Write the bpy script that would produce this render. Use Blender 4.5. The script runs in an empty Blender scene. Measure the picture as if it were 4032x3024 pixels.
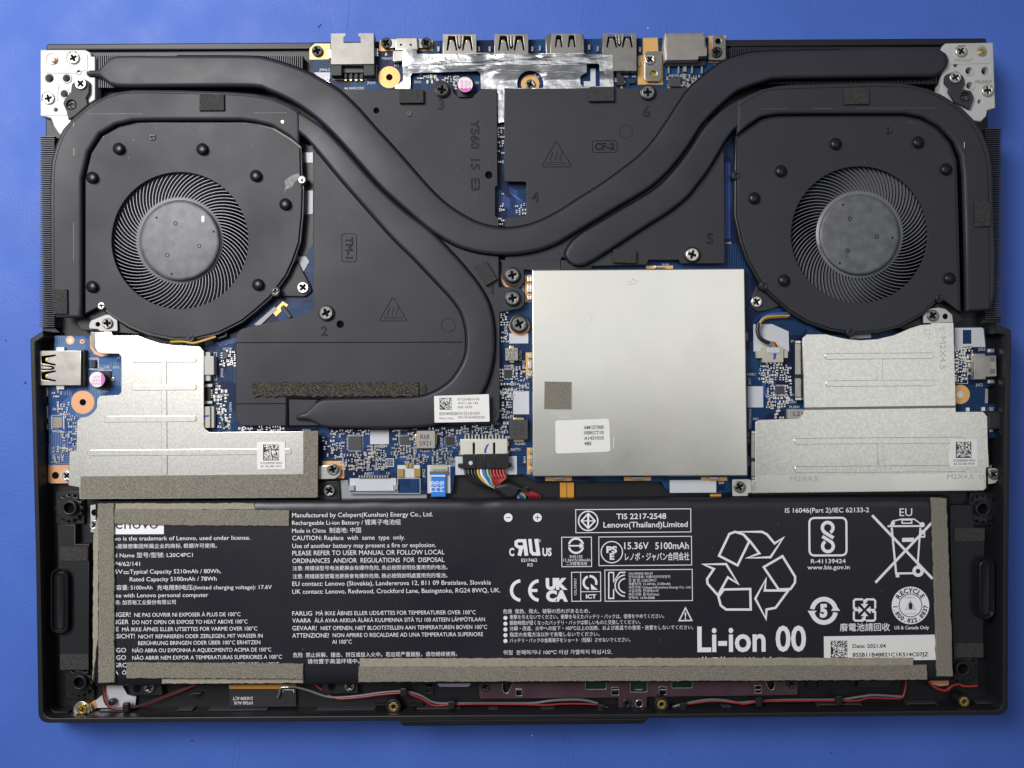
import bpy, math, random
from mathutils import Matrix, Vector

# ------------------------------------------------------------------ scene, camera, light
scene = bpy.context.scene
COL = scene.collection
CAM_H = 305.0            # camera height above the mat, mm
FOCAL = 3029.0           # focal length in photo pixels (about a 26 mm phone lens)
cam_data = bpy.data.cameras.new("camera")
cam_data.sensor_fit = 'HORIZONTAL'
cam_data.angle = 2 * math.atan(2016.0 / FOCAL)
cam_data.clip_start = 0.01
cam_data.clip_end = 20.0
camera = bpy.data.objects.new("camera", cam_data)
camera.location = (0, 0, CAM_H / 1000)
COL.objects.link(camera)
scene.camera = camera

world = bpy.data.worlds.new("World")
scene.world = world
world.use_nodes = True
bg = world.node_tree.nodes["Background"]
bg.inputs[0].default_value = (0.78, 0.89, 1.0, 1)
bg.inputs[1].default_value = 0.09

def area_lamp(name, loc, target, size, size_y, watts, color):
    d = bpy.data.lights.new(name, 'AREA')
    d.shape = 'RECTANGLE'
    d.size = size
    d.size_y = size_y
    d.energy = watts
    d.color = color
    o = bpy.data.objects.new(name, d)
    o.location = loc
    o.rotation_euler = (Vector(target) - Vector(loc)).to_track_quat('-Z', 'Y').to_euler()
    COL.objects.link(o)
    return o

area_lamp("falloff_lamp", (-0.32, 0.25, 0.50), (-0.12, 0.05, 0.0), 0.26, 0.26, 4.0, (1.0, 0.98, 0.96))  # upper-left light added close by; falloff stands in for the phone holder's shadow
# overhead light shaped as three added panels; their gap makes the phone's dark reflection
for lx, ly, w, h in ((-0.64, 0.13, 0.68, 0.70), (0.08, 0.20, 0.76, 0.50), (0.73, 0.13, 0.54, 0.70)):
    area_lamp("ceiling_reflection_panel", (lx, ly, 1.20), (lx, ly, 0.0), w, h, math.pi * w * h * 0.92, (0.96, 0.97, 1.0))

scene.view_settings.view_transform = 'Standard'
scene.view_settings.look = 'None'
scene.view_settings.exposure = 0.0
scene.view_settings.gamma = 1.0
scene.view_settings.use_curve_mapping = False
random.seed(7)

# ------------------------------------------------------------------ helpers
TILT = math.radians(0.42)      # the laptop lies very slightly turned on the mat

def P(x, y, z):
    """photo pixel on the plane z millimetres above the mat -> millimetres"""
    k = (CAM_H - z) / FOCAL
    return ((x - 2016.0) * k, (1512.0 - y) * k)

def mmpx(z):
    return (CAM_H - z) / FOCAL

def link(name, mesh, parent, loc=None, label=None):
    o = bpy.data.objects.new(name, mesh)
    COL.objects.link(o)
    if parent is not None:
        o.parent = parent
    if loc is not None:
        o.location = loc
    if label:
        o["label"] = label
    return o

def empty(name, parent=None, label=None):
    o = bpy.data.objects.new(name, None)
    o.empty_display_size = 0.02
    COL.objects.link(o)
    if parent is not None:
        o.parent = parent
    if label:
        o["label"] = label
    return o

def finish(mesh, mats, smooth=35):
    for m in (mats if isinstance(mats, (list, tuple)) else [mats]):
        mesh.materials.append(m)
    if smooth:
        for p in mesh.polygons:
            p.use_smooth = True
        mesh.set_sharp_from_angle(angle=math.radians(smooth))
    return mesh

def fillet(pts):
    """points (x, y) or (x, y, r): round the corners that carry a radius"""
    out = []
    n = len(pts)
    for i, p in enumerate(pts):
        if len(p) < 3 or p[2] <= 0:
            out.append((p[0], p[1]))
            continue
        a = Vector(pts[i - 1][:2]); b = Vector(p[:2]); c = Vector(pts[(i + 1) % n][:2])
        u = (a - b); v = (c - b)
        lu, lv = u.length, v.length
        if lu < 1e-6 or lv < 1e-6:
            out.append((p[0], p[1])); continue
        u /= lu; v /= lv
        cosang = max(-1, min(1, u.dot(v)))
        half = math.acos(cosang) / 2
        if half < 0.05 or half > 1.54:
            out.append((p[0], p[1])); continue
        d = min(p[2] / math.tan(half), lu * 0.48, lv * 0.48)
        p0 = b + u * d; p1 = b + v * d
        steps = max(3, min(9, int(p[2] / 4) + 2))
        for s in range(steps + 1):
            t = s / steps
            q = p0 * (1 - t) ** 2 + b * 2 * t * (1 - t) + p1 * t ** 2
            out.append((q.x, q.y))
    return out

def spline(pts, n=8, closed=False):
    """Catmull-Rom through the points (any dimension)"""
    out = []
    m = len(pts)
    last = m if closed else m - 1
    for i in range(last):
        p0 = pts[(i - 1) % m] if (closed or i > 0) else pts[0]
        p1 = pts[i]; p2 = pts[(i + 1) % m]
        p3 = pts[(i + 2) % m] if (closed or i + 2 < m) else pts[-1]
        for s in range(n):
            t = s / n
            out.append(tuple(0.5 * ((2 * b) + (c - a) * t + (2 * a - 5 * b + 4 * c - d) * t * t
                       + (3 * b - a - 3 * c + d) * t ** 3) for a, b, c, d in zip(p0, p1, p2, p3)))
    if not closed:
        out.append(tuple(pts[-1]))
    return out

def rect(x0, y0, x1, y1, r=0, tilt=True):
    pts = [(x0, y0), (x1, y0), (x1, y1), (x0, y1)]
    if tilt:
        cx, cy = (x0 + x1) / 2, (y0 + y1) / 2
        c, s = math.cos(TILT), math.sin(TILT)
        pts = [(cx + (x - cx) * c + (y - cy) * s, cy - (x - cx) * s + (y - cy) * c) for x, y in pts]
    return [(x, y, r) for x, y in pts]

def circ(cx, cy, r, n=28):
    return [(cx + r * math.cos(2 * math.pi * i / n), cy + r * math.sin(2 * math.pi * i / n)) for i in range(n)]

def race(cx, cy, w, h, n=10):
    """upright racetrack outline"""
    r = w / 2; s = h / 2 - r
    pts = []
    for i in range(n + 1):
        a = math.pi + math.pi * i / n
        pts.append((cx + r * math.cos(a), cy - s + r * math.sin(a)))
    for i in range(n + 1):
        a = math.pi * i / n
        pts.append((cx + r * math.cos(a), cy + s + r * math.sin(a)))
    return pts

def slab_mesh(loops, z0, z1, bev=0.0, res=1):
    """outline (and holes) in millimetres -> closed slab in metres"""
    cu = bpy.data.curves.new("outline", 'CURVE')
    cu.dimensions = '2D'
    cu.fill_mode = 'BOTH'
    for pts in loops:
        s = cu.splines.new('POLY')
        s.points.add(len(pts) - 1)
        for p, q in zip(s.points, pts):
            p.co = (q[0], q[1], 0, 1)
        s.use_cyclic_u = True
    half = (z1 - z0) / 2
    bev = min(bev, half * 0.98)
    cu.extrude = half - bev
    cu.bevel_depth = bev
    cu.offset = -bev
    cu.bevel_resolution = res
    ob = bpy.data.objects.new("outline", cu)
    me = bpy.data.meshes.new_from_object(ob)
    bpy.data.objects.remove(ob)
    bpy.data.curves.remove(cu)
    me.transform(Matrix.Translation((0, 0, (z0 + z1) / 2)))
    me.transform(Matrix.Scale(0.001, 4))
    me.materials.clear()
    return me

def slab(name, pts, z0, z1, mat, parent, holes=(), bev=0.0, res=1, label=None):
    loops = [[P(x, y, z1) for x, y in fillet(pts)]]
    for h in holes:
        loops.append([P(x, y, z1) for x, y in fillet(h)])
    me = slab_mesh(loops, z0, z1, bev, res)
    return link(name, finish(me, mat), parent, label=label)

def raw(verts, faces, mats, ids=None, smooth=None):
    me = bpy.data.meshes.new("mesh")
    me.from_pydata([(x / 1000, y / 1000, z / 1000) for x, y, z in verts], [], faces)
    me.update()
    finish(me, mats, smooth)
    if ids:
        for p, i in zip(me.polygons, ids):
            p.material_index = i
    return me

class Bag:
    """collects many small boxes or sheets into one mesh (all sizes in mm)"""
    def __init__(self):
        self.v = []; self.f = []; self.i = []
        self.step = 0.0; self.count = 0     # step: each mark lies a hair above the one before
    def box(self, x0, y0, x1, y1, z0, z1, m=0):
        b = len(self.v)
        for z in (z0, z1):
            self.v += [(x0, y0, z), (x1, y0, z), (x1, y1, z), (x0, y1, z)]
        for q in ((3, 2, 1, 0), (4, 5, 6, 7), (0, 1, 5, 4), (1, 2, 6, 5), (2, 3, 7, 6), (3, 0, 4, 7)):
            self.f.append(tuple(b + k for k in q)); self.i.append(m)
    def pbox(self, x0, y0, x1, y1, z0, z1, m=0):
        a = P(x0, y1, z1); c = P(x1, y0, z1)
        self.box(a[0], a[1], c[0], c[1], z0, z1, m)
    def sheet(self, pts, z, m=0):
        b = len(self.v)
        self.count += 1; z += self.step * self.count
        q = [P(x, y, z) for x, y in pts]
        area = sum(q[k - 1][0] * q[k][1] - q[k][0] * q[k - 1][1] for k in range(len(q)))
        if area < 0:
            q.reverse()
        self.v += [(x, y, z) for x, y in q]
        self.f.append(tuple(range(b, b + len(q)))); self.i.append(m)
    def stroke(self, pts, w, z, m=0, closed=False):
        """polyline of width w (pixels) as one strip of quads"""
        n = len(pts)
        b = len(self.v)
        self.count += 1; z += self.step * self.count
        for k in range(n):
            a = Vector(pts[k - 1] if (k > 0 or closed) else pts[k])
            c = Vector(pts[(k + 1) % n] if (k < n - 1 or closed) else pts[k])
            o = Vector(pts[k])
            d1 = (o - a); d2 = (c - o)
            if d1.length < 1e-6: d1 = d2
            if d2.length < 1e-6: d2 = d1
            d1.normalize(); d2.normalize()
            t = d1 + d2
            if t.length < 1e-6: t = d1
            t.normalize()
            nrm = Vector((-t.y, t.x))
            sc = 1 / max(0.45, abs(t.dot(d1)))
            for s in (1, -1):
                q = o + nrm * (s * w / 2 * sc)
                px = P(q.x, q.y, z)
                self.v.append((px[0], px[1], z))
        for k in range(n if closed else n - 1):
            k2 = (k + 1) % n
            self.f.append((b + 2 * k, b + 2 * k + 1, b + 2 * k2 + 1, b + 2 * k2)); self.i.append(m)
    def build(self, name, mats, parent, smooth=None, kind=None, label=None):
        me = raw(self.v, self.f, mats, self.i, smooth)
        o = link(name, me, parent, label=label)
        if kind:
            o["kind"] = kind
        return o

def loft(name, edge_a, edge_b, z_base, height, mat, parent, power=6.0, n=9, label=None):
    """rounded bar between two traced edges (photo pixels at z_base)"""
    A = spline(edge_a, n); B = spline(edge_b, n)
    def resample(pts, cnt):
        d = [0]
        for k in range(1, len(pts)):
            d.append(d[-1] + math.dist(pts[k], pts[k - 1]))
        out = []; j = 0
        for s in range(cnt):
            t = d[-1] * s / (cnt - 1)
            while j < len(d) - 2 and d[j + 1] < t:
                j += 1
            u = (t - d[j]) / max(1e-9, d[j + 1] - d[j])
            out.append(tuple(a + (b - a) * u for a, b in zip(pts[j], pts[j + 1])))
        return out
    cnt = 140
    A = resample(A, cnt); B = resample(B, cnt)
    v = []; f = []
    R0 = height / 2
    for a, b in zip(A, B):
        w = math.dist(a, b) * mmpx(z_base)
        rr = max(0.02, min(R0, w / 2 - 0.01))
        sec = []
        for k in range(11):                       # left flank, from underneath up to the flat top
            t = math.radians(-60 + 15 * k)
            sec.append((rr - rr * math.cos(t), R0 + (R0 if w > 2 * R0 else rr) * math.sin(t)))
        sec += [(w - x, z) for x, z in reversed(sec)]
        for x, z in sec:
            t = x / max(w, 1e-6)
            px, py = a[0] + (b[0] - a[0]) * t, a[1] + (b[1] - a[1]) * t
            X, Y = P(px, py, z_base + R0)
            v.append((X, Y, z_base + z))
    K = 21
    m = K + 1
    for r in range(cnt - 1):
        for k in range(K):
            f.append((r * m + k, (r + 1) * m + k, (r + 1) * m + k + 1, r * m + k + 1))
    f.append(tuple(range(m)))
    f.append(tuple(reversed(range((cnt - 1) * m, cnt * m))))
    # orientation: make the top face up
    a, b, c = (Vector(v[i]) for i in f[K // 2][:3])
    if (b - a).cross(c - a).z < 0:
        f = [tuple(reversed(q)) for q in f]
    return link(name, raw(v, f, mat, smooth=60), parent, label=label)

def tube(name, pts, r, mat, parent, n=6, label=None, smooth_path=True):
    """round wire; pts are (x, y, z) with pixels for x, y and mm for z"""
    q = spline(pts, n) if smooth_path and len(pts) > 2 else pts
    cu = bpy.data.curves.new("wire", 'CURVE')
    cu.dimensions = '3D'
    cu.bevel_depth = r
    cu.bevel_resolution = 2
    cu.use_fill_caps = True
    s = cu.splines.new('POLY')
    s.points.add(len(q) - 1)
    for p, c in zip(s.points, q):
        x, y = P(c[0], c[1], c[2])
        p.co = (x, y, c[2], 1)
    ob = bpy.data.objects.new("wire", cu)
    me = bpy.data.meshes.new_from_object(ob)
    bpy.data.objects.remove(ob); bpy.data.curves.remove(cu)
    me.transform(Matrix.Scale(0.001, 4))
    me.materials.clear()
    return link(name, finish(me, mat, 60), parent, label=label)

def rings(name, loops, mats, parent, ids=None, loc=None, cap=True, label=None, smooth=50):
    """loops: list of (outline in px with equal counts, z); lofted from the outside up and inwards"""
    v = []; f = []; idl = []
    m = len(loops[0][0])
    for pts, z in loops:
        for x, y in pts:
            a = P(x, y, z)
            v.append((a[0], a[1], z))
    for r in range(len(loops) - 1):
        for k in range(m):
            k2 = (k + 1) % m
            f.append((r * m + k2, r * m + k, (r + 1) * m + k, (r + 1) * m + k2))
            idl.append(ids[r] if ids else 0)
    if cap:
        f.append(tuple(reversed(range((len(loops) - 1) * m, len(loops) * m))))
        idl.append(ids[-1] if ids else 0)
    return link(name, raw(v, f, mats, idl, smooth), parent, label=label)

_text_cache = {}
def glyphs(s, bold=0.0):
    key = (s, bold)
    if key not in _text_cache:
        cu = bpy.data.curves.new("lettering", 'FONT')
        cu.body = s; cu.size = 1; cu.resolution_u = 3; cu.offset = bold
        ob = bpy.data.objects.new("lettering", cu)
        me = bpy.data.meshes.new_from_object(ob)
        bpy.data.objects.remove(ob); bpy.data.curves.remove(cu)
        v = [(q.co.x, q.co.y) for q in me.vertices]
        f = [tuple(p.vertices) for p in me.polygons]
        bpy.data.meshes.remove(me)
        _text_cache[key] = (v, f)
    return _text_cache[key]

def text(bag, s, x0, yb, x1=None, cap=16, z=18.7, m=0, bold=0.0, rot=None, align='L', skew=0.0):
    """lettering: baseline starts at pixel (x0, yb); x1 fits the width; rot in degrees counter-clockwise"""
    v, f = glyphs(s, bold)
    if not v:
        return
    sy = cap / 0.682
    xa = min(q[0] for q in v); xb = max(q[0] for q in v)
    sx = sy if x1 is None else (x1 - x0) / (xb - xa)
    w = (xb - xa) * sx
    off = {'L': 0, 'C': -w / 2, 'R': -w}[align]
    a = math.radians(rot) if rot is not None else TILT
    c, sn = math.cos(a), math.sin(a)
    b = len(bag.v)
    for gx, gy in v:
        lx = (gx - xa) * sx + off + gy * sy * skew; ly = gy * sy
        px = x0 + lx * c - ly * sn
        py = yb - lx * sn - ly * c
        q = P(px, py, z)
        bag.v.append((q[0], q[1], z))
    for q in f:
        n = [bag.v[b + k] for k in q[:3]]
        crs = (n[1][0] - n[0][0]) * (n[2][1] - n[0][1]) - (n[1][1] - n[0][1]) * (n[2][0] - n[0][0])
        qq = q if crs > 0 else tuple(reversed(q))
        bag.f.append(tuple(b + k for k in qq)); bag.i.append(m)

def outline_text(s, x0, yb, cap, z, mat, parent, rot=None, name="embossed_lettering", thick=0.10, x1=None):
    """lettering drawn as raised outlines, as stamped into sheet metal"""
    cu = bpy.data.curves.new("lettering", 'FONT')
    cu.body = s; cu.size = 1; cu.resolution_u = 3
    cu.fill_mode = 'NONE'
    sy = cap / 0.682 * mmpx(z)
    cu.bevel_depth = thick / sy
    cu.bevel_resolution = 0
    ob = bpy.data.objects.new("lettering", cu)
    me = bpy.data.meshes.new_from_object(ob)
    bpy.data.objects.remove(ob); bpy.data.curves.remove(cu)
    xs = [q.co.x for q in me.vertices]
    sx = sy if x1 is None else (x1 - x0) * mmpx(z) / (max(xs) - min(xs))
    a = math.radians(rot) if rot is not None else TILT
    X, Y = P(x0, yb, z)
    me.transform(Matrix.Translation((-min(xs), 0, 0)))
    me.transform(Matrix.Diagonal((sx, sy, sy * 0.7, 1)))
    me.transform(Matrix.Translation((X, Y, z)) @ Matrix.Rotation(a, 4, 'Z'))
    me.transform(Matrix.Scale(0.001, 4))
    me.materials.clear()
    return link(name, finish(me, mat, None), parent)

def line(name, pts, w, z, mat, parent, closed=False, h=0.12):
    """thin raised or inked line as a low bar"""
    q = [(x, y, z) for x, y in pts]
    if closed:
        q.append(q[0])
    return tube(name, q, w, mat, parent, smooth_path=False)

# ------------------------------------------------------------------ materials
MATS = {}
def mat(name, color, rough=0.5, metal=0.0, spec=0.5, noise=None, bump=None, coat=0.0, rnoise=None):
    """noise = (scale per metre, second colour, contrast low, high); bump = list of (scale, strength, distance mm)"""
    m = bpy.data.materials.new(name)
    m.use_nodes = True
    nt = m.node_tree
    b = nt.nodes["Principled BSDF"]
    b.inputs["Base Color"].default_value = (*color, 1)
    b.inputs["Roughness"].default_value = rough
    b.inputs["Metallic"].default_value = metal
    b.inputs["Specular IOR Level"].default_value = spec
    b.inputs["Coat Weight"].default_value = coat
    b.inputs["Coat Roughness"].default_value = 0.15
    tc = None
    def coords():
        nonlocal tc
        if tc is None:
            tc = nt.nodes.new("ShaderNodeTexCoord")
        return tc.outputs["Object"]
    if noise:
        sc, col2, lo, hi = noise[:4]
        t = nt.nodes.new("ShaderNodeTexNoise")
        t.inputs["Scale"].default_value = sc
        t.inputs["Detail"].default_value = noise[4] if len(noise) > 4 else 4
        nt.links.new(coords(), t.inputs["Vector"])
        r = nt.nodes.new("ShaderNodeValToRGB")
        r.color_ramp.elements[0].position = lo
        r.color_ramp.elements[0].color = (*color, 1)
        r.color_ramp.elements[1].position = hi
        r.color_ramp.elements[1].color = (*col2, 1)
        nt.links.new(t.outputs["Fac"], r.inputs["Fac"])
        nt.links.new(r.outputs["Color"], b.inputs["Base Color"])
    prev = None
    if rnoise:
        t = nt.nodes.new("ShaderNodeTexNoise")
        t.inputs["Scale"].default_value = rnoise[0]
        t.inputs["Detail"].default_value = 6
        nt.links.new(coords(), t.inputs["Vector"])
        mr = nt.nodes.new("ShaderNodeMapRange")
        mr.inputs["From Min"].default_value = 0.3
        mr.inputs["From Max"].default_value = 0.7
        mr.inputs["To Min"].default_value = rnoise[1]
        mr.inputs["To Max"].default_value = rnoise[2]
        nt.links.new(t.outputs["Fac"], mr.inputs["Value"])
        nt.links.new(mr.outputs["Result"], b.inputs["Roughness"])
    for bt in (bump or []):
        sc, st, dist = bt[:3]
        t = nt.nodes.new("ShaderNodeTexNoise")
        t.inputs["Scale"].default_value = sc
        t.inputs["Detail"].default_value = 3
        if len(bt) > 3:
            mp = nt.nodes.new("ShaderNodeMapping")
            mp.inputs["Scale"].default_value = bt[3]
            nt.links.new(coords(), mp.inputs["Vector"])
            nt.links.new(mp.outputs["Vector"], t.inputs["Vector"])
        else:
            nt.links.new(coords(), t.inputs["Vector"])
        bp = nt.nodes.new("ShaderNodeBump")
        bp.inputs["Strength"].default_value = st
        bp.inputs["Distance"].default_value = dist / 1000
        nt.links.new(t.outputs["Fac"], bp.inputs["Height"])
        if prev:
            nt.links.new(prev.outputs["Normal"], bp.inputs["Normal"])
        prev = bp
    if prev:
        nt.links.new(prev.outputs["Normal"], b.inputs["Normal"])
    MATS[name] = m
    return m

M = type('M', (), {})
M.mat_blue = mat("blue rubber mat", (0.064, 0.146, 0.54), 0.55, spec=0.4, noise=(28, (0.055, 0.127, 0.485), 0.3, 0.7, 6),
                 bump=[(900, 0.55, 0.25), (2600, 0.3, 0.1), (40, 0.35, 1.2)], rnoise=(45, 0.46, 0.66))
M.case = mat("black plastic", (0.0042, 0.0042, 0.0058), 0.46, bump=[(4000, 0.1, 0.05)])
M.case_grey = mat("dark grey plastic", (0.0085, 0.0085, 0.0115), 0.46, bump=[(4000, 0.1, 0.05)])
M.rib = mat("rib plastic", (0.034, 0.034, 0.040), 0.42)
M.smear = mat("dried glue", (0.11, 0.11, 0.12), 0.5, noise=(1500, (0.22, 0.22, 0.24), 0.4, 0.65))
M.socket = mat("cream plated socket shell", (0.78, 0.75, 0.66), 0.35, 0.45)
M.sink = mat("black anodised aluminium", (0.030, 0.0305, 0.038), 0.52, 0.0, 0.32, noise=(35, (0.036, 0.0365, 0.045), 0.35, 0.65, 7),
             bump=[(5000, 0.25, 0.03), (60, 0.06, 0.5)], rnoise=(30, 0.44, 0.60))
M.pipe = mat("black painted copper pipe", (0.024, 0.0245, 0.032), 0.48, 0.0, 0.38, noise=(50, (0.030, 0.0305, 0.039), 0.35, 0.65, 7), bump=[(5000, 0.25, 0.03), (110, 0.2, 0.25)], rnoise=(40, 0.38, 0.56))
M.groove = mat("black seam and gap shade", (0.004, 0.004, 0.005), 0.8, spec=0.15)
M.fan = mat("black fan cover", (0.029, 0.0295, 0.037), 0.52, 0.0, 0.32, noise=(25, (0.034, 0.0345, 0.043), 0.35, 0.65, 7),
            bump=[(5000, 0.2, 0.03)], rnoise=(28, 0.44, 0.60))
M.blade = mat("grey fan blade", (0.20, 0.205, 0.23), 0.42, 0.25)
M.hub = mat("mottled fan hub", (0.100, 0.102, 0.113), 0.5, 0.1, noise=(260, (0.150, 0.152, 0.165), 0.34, 0.66, 9))
M.stud = mat("black rubber stud", (0.010, 0.010, 0.012), 0.38)
M.fin = mat("black fin", (0.05, 0.052, 0.062), 0.4, 0.4)
M.steel = mat("brushed nickel silver", (0.79, 0.775, 0.715), 0.22, 0.9,
              noise=(26, (0.86, 0.83, 0.735), 0.36, 0.66, 6), bump=[(60, 0.08, 0.05, (3, 60, 1)), (14, 0.18, 1.2)], rnoise=(24, 0.17, 0.29))
M.stamp_soft = mat("soft stamped mark", (0.57, 0.555, 0.50), 0.34, 0.85)
M.zinc = mat("galvanised sheet", (0.68, 0.66, 0.60), 0.24, 0.92,
             noise=(1100, (0.79, 0.77, 0.70), 0.40, 0.62, 3), bump=[(1100, 0.05, 0.03), (24, 0.10, 0.8)])
M.chrome = mat("bright steel", (0.70, 0.68, 0.64), 0.28, 0.9, noise=(200, (0.58, 0.55, 0.50), 0.4, 0.7))
M.port = mat("port shell steel", (0.44, 0.42, 0.385), 0.34, 0.85, noise=(220, (0.34, 0.32, 0.29), 0.4, 0.7), bump=[(300, 0.06, 0.08)])
M.port_dull = mat("dull tinned shell", (0.33, 0.31, 0.29), 0.5, 0.5, noise=(300, (0.28, 0.265, 0.245), 0.4, 0.7), bump=[(300, 0.06, 0.08)])
M.foil = mat("crinkled aluminium tape", (0.66, 0.66, 0.68), 0.36, 0.85, bump=[(70, 0.55, 1.2), (260, 0.5, 0.6)])
M.foil_soft = mat("soft aluminium foil", (0.72, 0.70, 0.73), 0.4, 0.5, bump=[(110, 0.5, 1.0)])
M.plate_white = mat("white plated hinge bracket", (0.50, 0.50, 0.49), 0.45, 0.1, noise=(80, (0.43, 0.43, 0.43), 0.45, 0.7))
M.screw = mat("silver screw", (0.66, 0.63, 0.57), 0.30, 0.85)
M.screw_dark = mat("dark nickel screw", (0.22, 0.21, 0.19), 0.34, 0.8)
M.screw_black = mat("black screw", (0.035, 0.035, 0.038), 0.36, 0.4)
M.screw_grey = mat("worn black screw", (0.14, 0.14, 0.145), 0.36, 0.5, noise=(2200, (0.30, 0.30, 0.30), 0.5, 0.62))
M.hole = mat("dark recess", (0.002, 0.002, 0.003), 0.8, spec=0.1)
M.brass = mat("brass", (0.72, 0.52, 0.17), 0.28, 0.9)
M.gold = mat("bare gold pad", (0.78, 0.45, 0.16), 0.38, 0.35)
M.copper = mat("bare copper pad", (0.70, 0.36, 0.19), 0.42, 0.35)
M.white = mat("white silkscreen", (0.56, 0.58, 0.62), 0.5)
M.paper = mat("white label paper", (0.82, 0.81, 0.79), 0.45)
M.ink = mat("black ink", (0.02, 0.02, 0.022), 0.5)
M.ink_grey = mat("grey ink", (0.45, 0.45, 0.46), 0.5)
M.ink_blue = mat("blue marker", (0.06, 0.03, 0.55), 0.4)
M.stamp = mat("stamped mark in sheet metal", (0.36, 0.34, 0.31), 0.45, 0.6)
M.print = mat("white battery print", (0.86, 0.85, 0.88), 0.5)
M.film = mat("black battery film", (0.0125, 0.0125, 0.0185), 0.38, bump=[(2500, 0.06, 0.04), (40, 0.2, 0.6)], rnoise=(25, 0.32, 0.48))
M.pad = mat("black fabric tape", (0.022, 0.022, 0.024), 0.8, noise=(1800, (0.040, 0.039, 0.038), 0.4, 0.6), bump=[(2500, 0.5, 0.15)])
M.foam = mat("grey brown foam", (0.125, 0.114, 0.092), 0.85, noise=(2600, (0.30, 0.275, 0.225), 0.32, 0.70, 3), bump=[(2600, 0.8, 0.22), (120, 0.3, 0.5)])
M.foam_light = mat("smooth tan foam tape", (0.290, 0.265, 0.205), 0.8, noise=(900, (0.34, 0.31, 0.245), 0.4, 0.6), bump=[(2500, 0.3, 0.1)])
M.foam_dark = mat("torn black foam", (0.016, 0.015, 0.012), 0.9, noise=(2400, (0.15, 0.135, 0.10), 0.44, 0.74, 3), bump=[(2200, 1.0, 0.3)])
M.foam_speaker = mat("dark speaker foam", (0.022, 0.021, 0.021), 0.85, noise=(2400, (0.075, 0.071, 0.068), 0.45, 0.75, 3), bump=[(2200, 0.8, 0.2)])
M.cream = mat("cream connector plastic", (0.48, 0.46, 0.37), 0.45)
M.grey_conn = mat("pale grey connector plastic", (0.46, 0.46, 0.42), 0.45)
M.chip = mat("black chip resin", (0.018, 0.018, 0.022), 0.55)
M.chip_grey = mat("grey chip resin", (0.05, 0.05, 0.056), 0.5)
M.inductor = mat("grey inductor", (0.36, 0.34, 0.32), 0.5, 0.1)
M.tin = mat("solder tin", (0.76, 0.75, 0.72), 0.26, 0.9)
M.ceramic = mat("tan ceramic capacitor", (0.30, 0.25, 0.19), 0.5)
M.magenta = mat("magenta print", (0.75, 0.10, 0.55), 0.4)
M.can_white = mat("white capacitor top", (0.80, 0.76, 0.78), 0.35)
M.amber = mat("amber polyimide", (0.62, 0.28, 0.04), 0.25, coat=0.6)
M.ribbon = mat("blue ribbon stiffener", (0.035, 0.21, 0.72), 0.3)
M.purple = mat("purple brown anodised plate", (0.105, 0.055, 0.075), 0.36, 0.55, noise=(120, (0.130, 0.075, 0.095), 0.4, 0.7))
M.red = mat("red wire", (0.30, 0.020, 0.022), 0.38)
M.grey_wire = mat("grey coaxial cable", (0.13, 0.13, 0.14), 0.4)
M.black_wire = mat("black wire", (0.012, 0.012, 0.014), 0.38)
M.yellow = mat("yellow wire", (0.48, 0.36, 0.05), 0.38)
M.white_wire = mat("white wire", (0.74, 0.74, 0.76), 0.35)
M.blue_wire = mat("blue wire", (0.05, 0.11, 0.46), 0.35)
M.green_wire = mat("green wire", (0.16, 0.48, 0.26), 0.35)
M.brown_wire = mat("brown wire", (0.45, 0.19, 0.06), 0.35)
M.clear = mat("clear grey plastic film", (0.30, 0.31, 0.33), 0.25)

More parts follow.
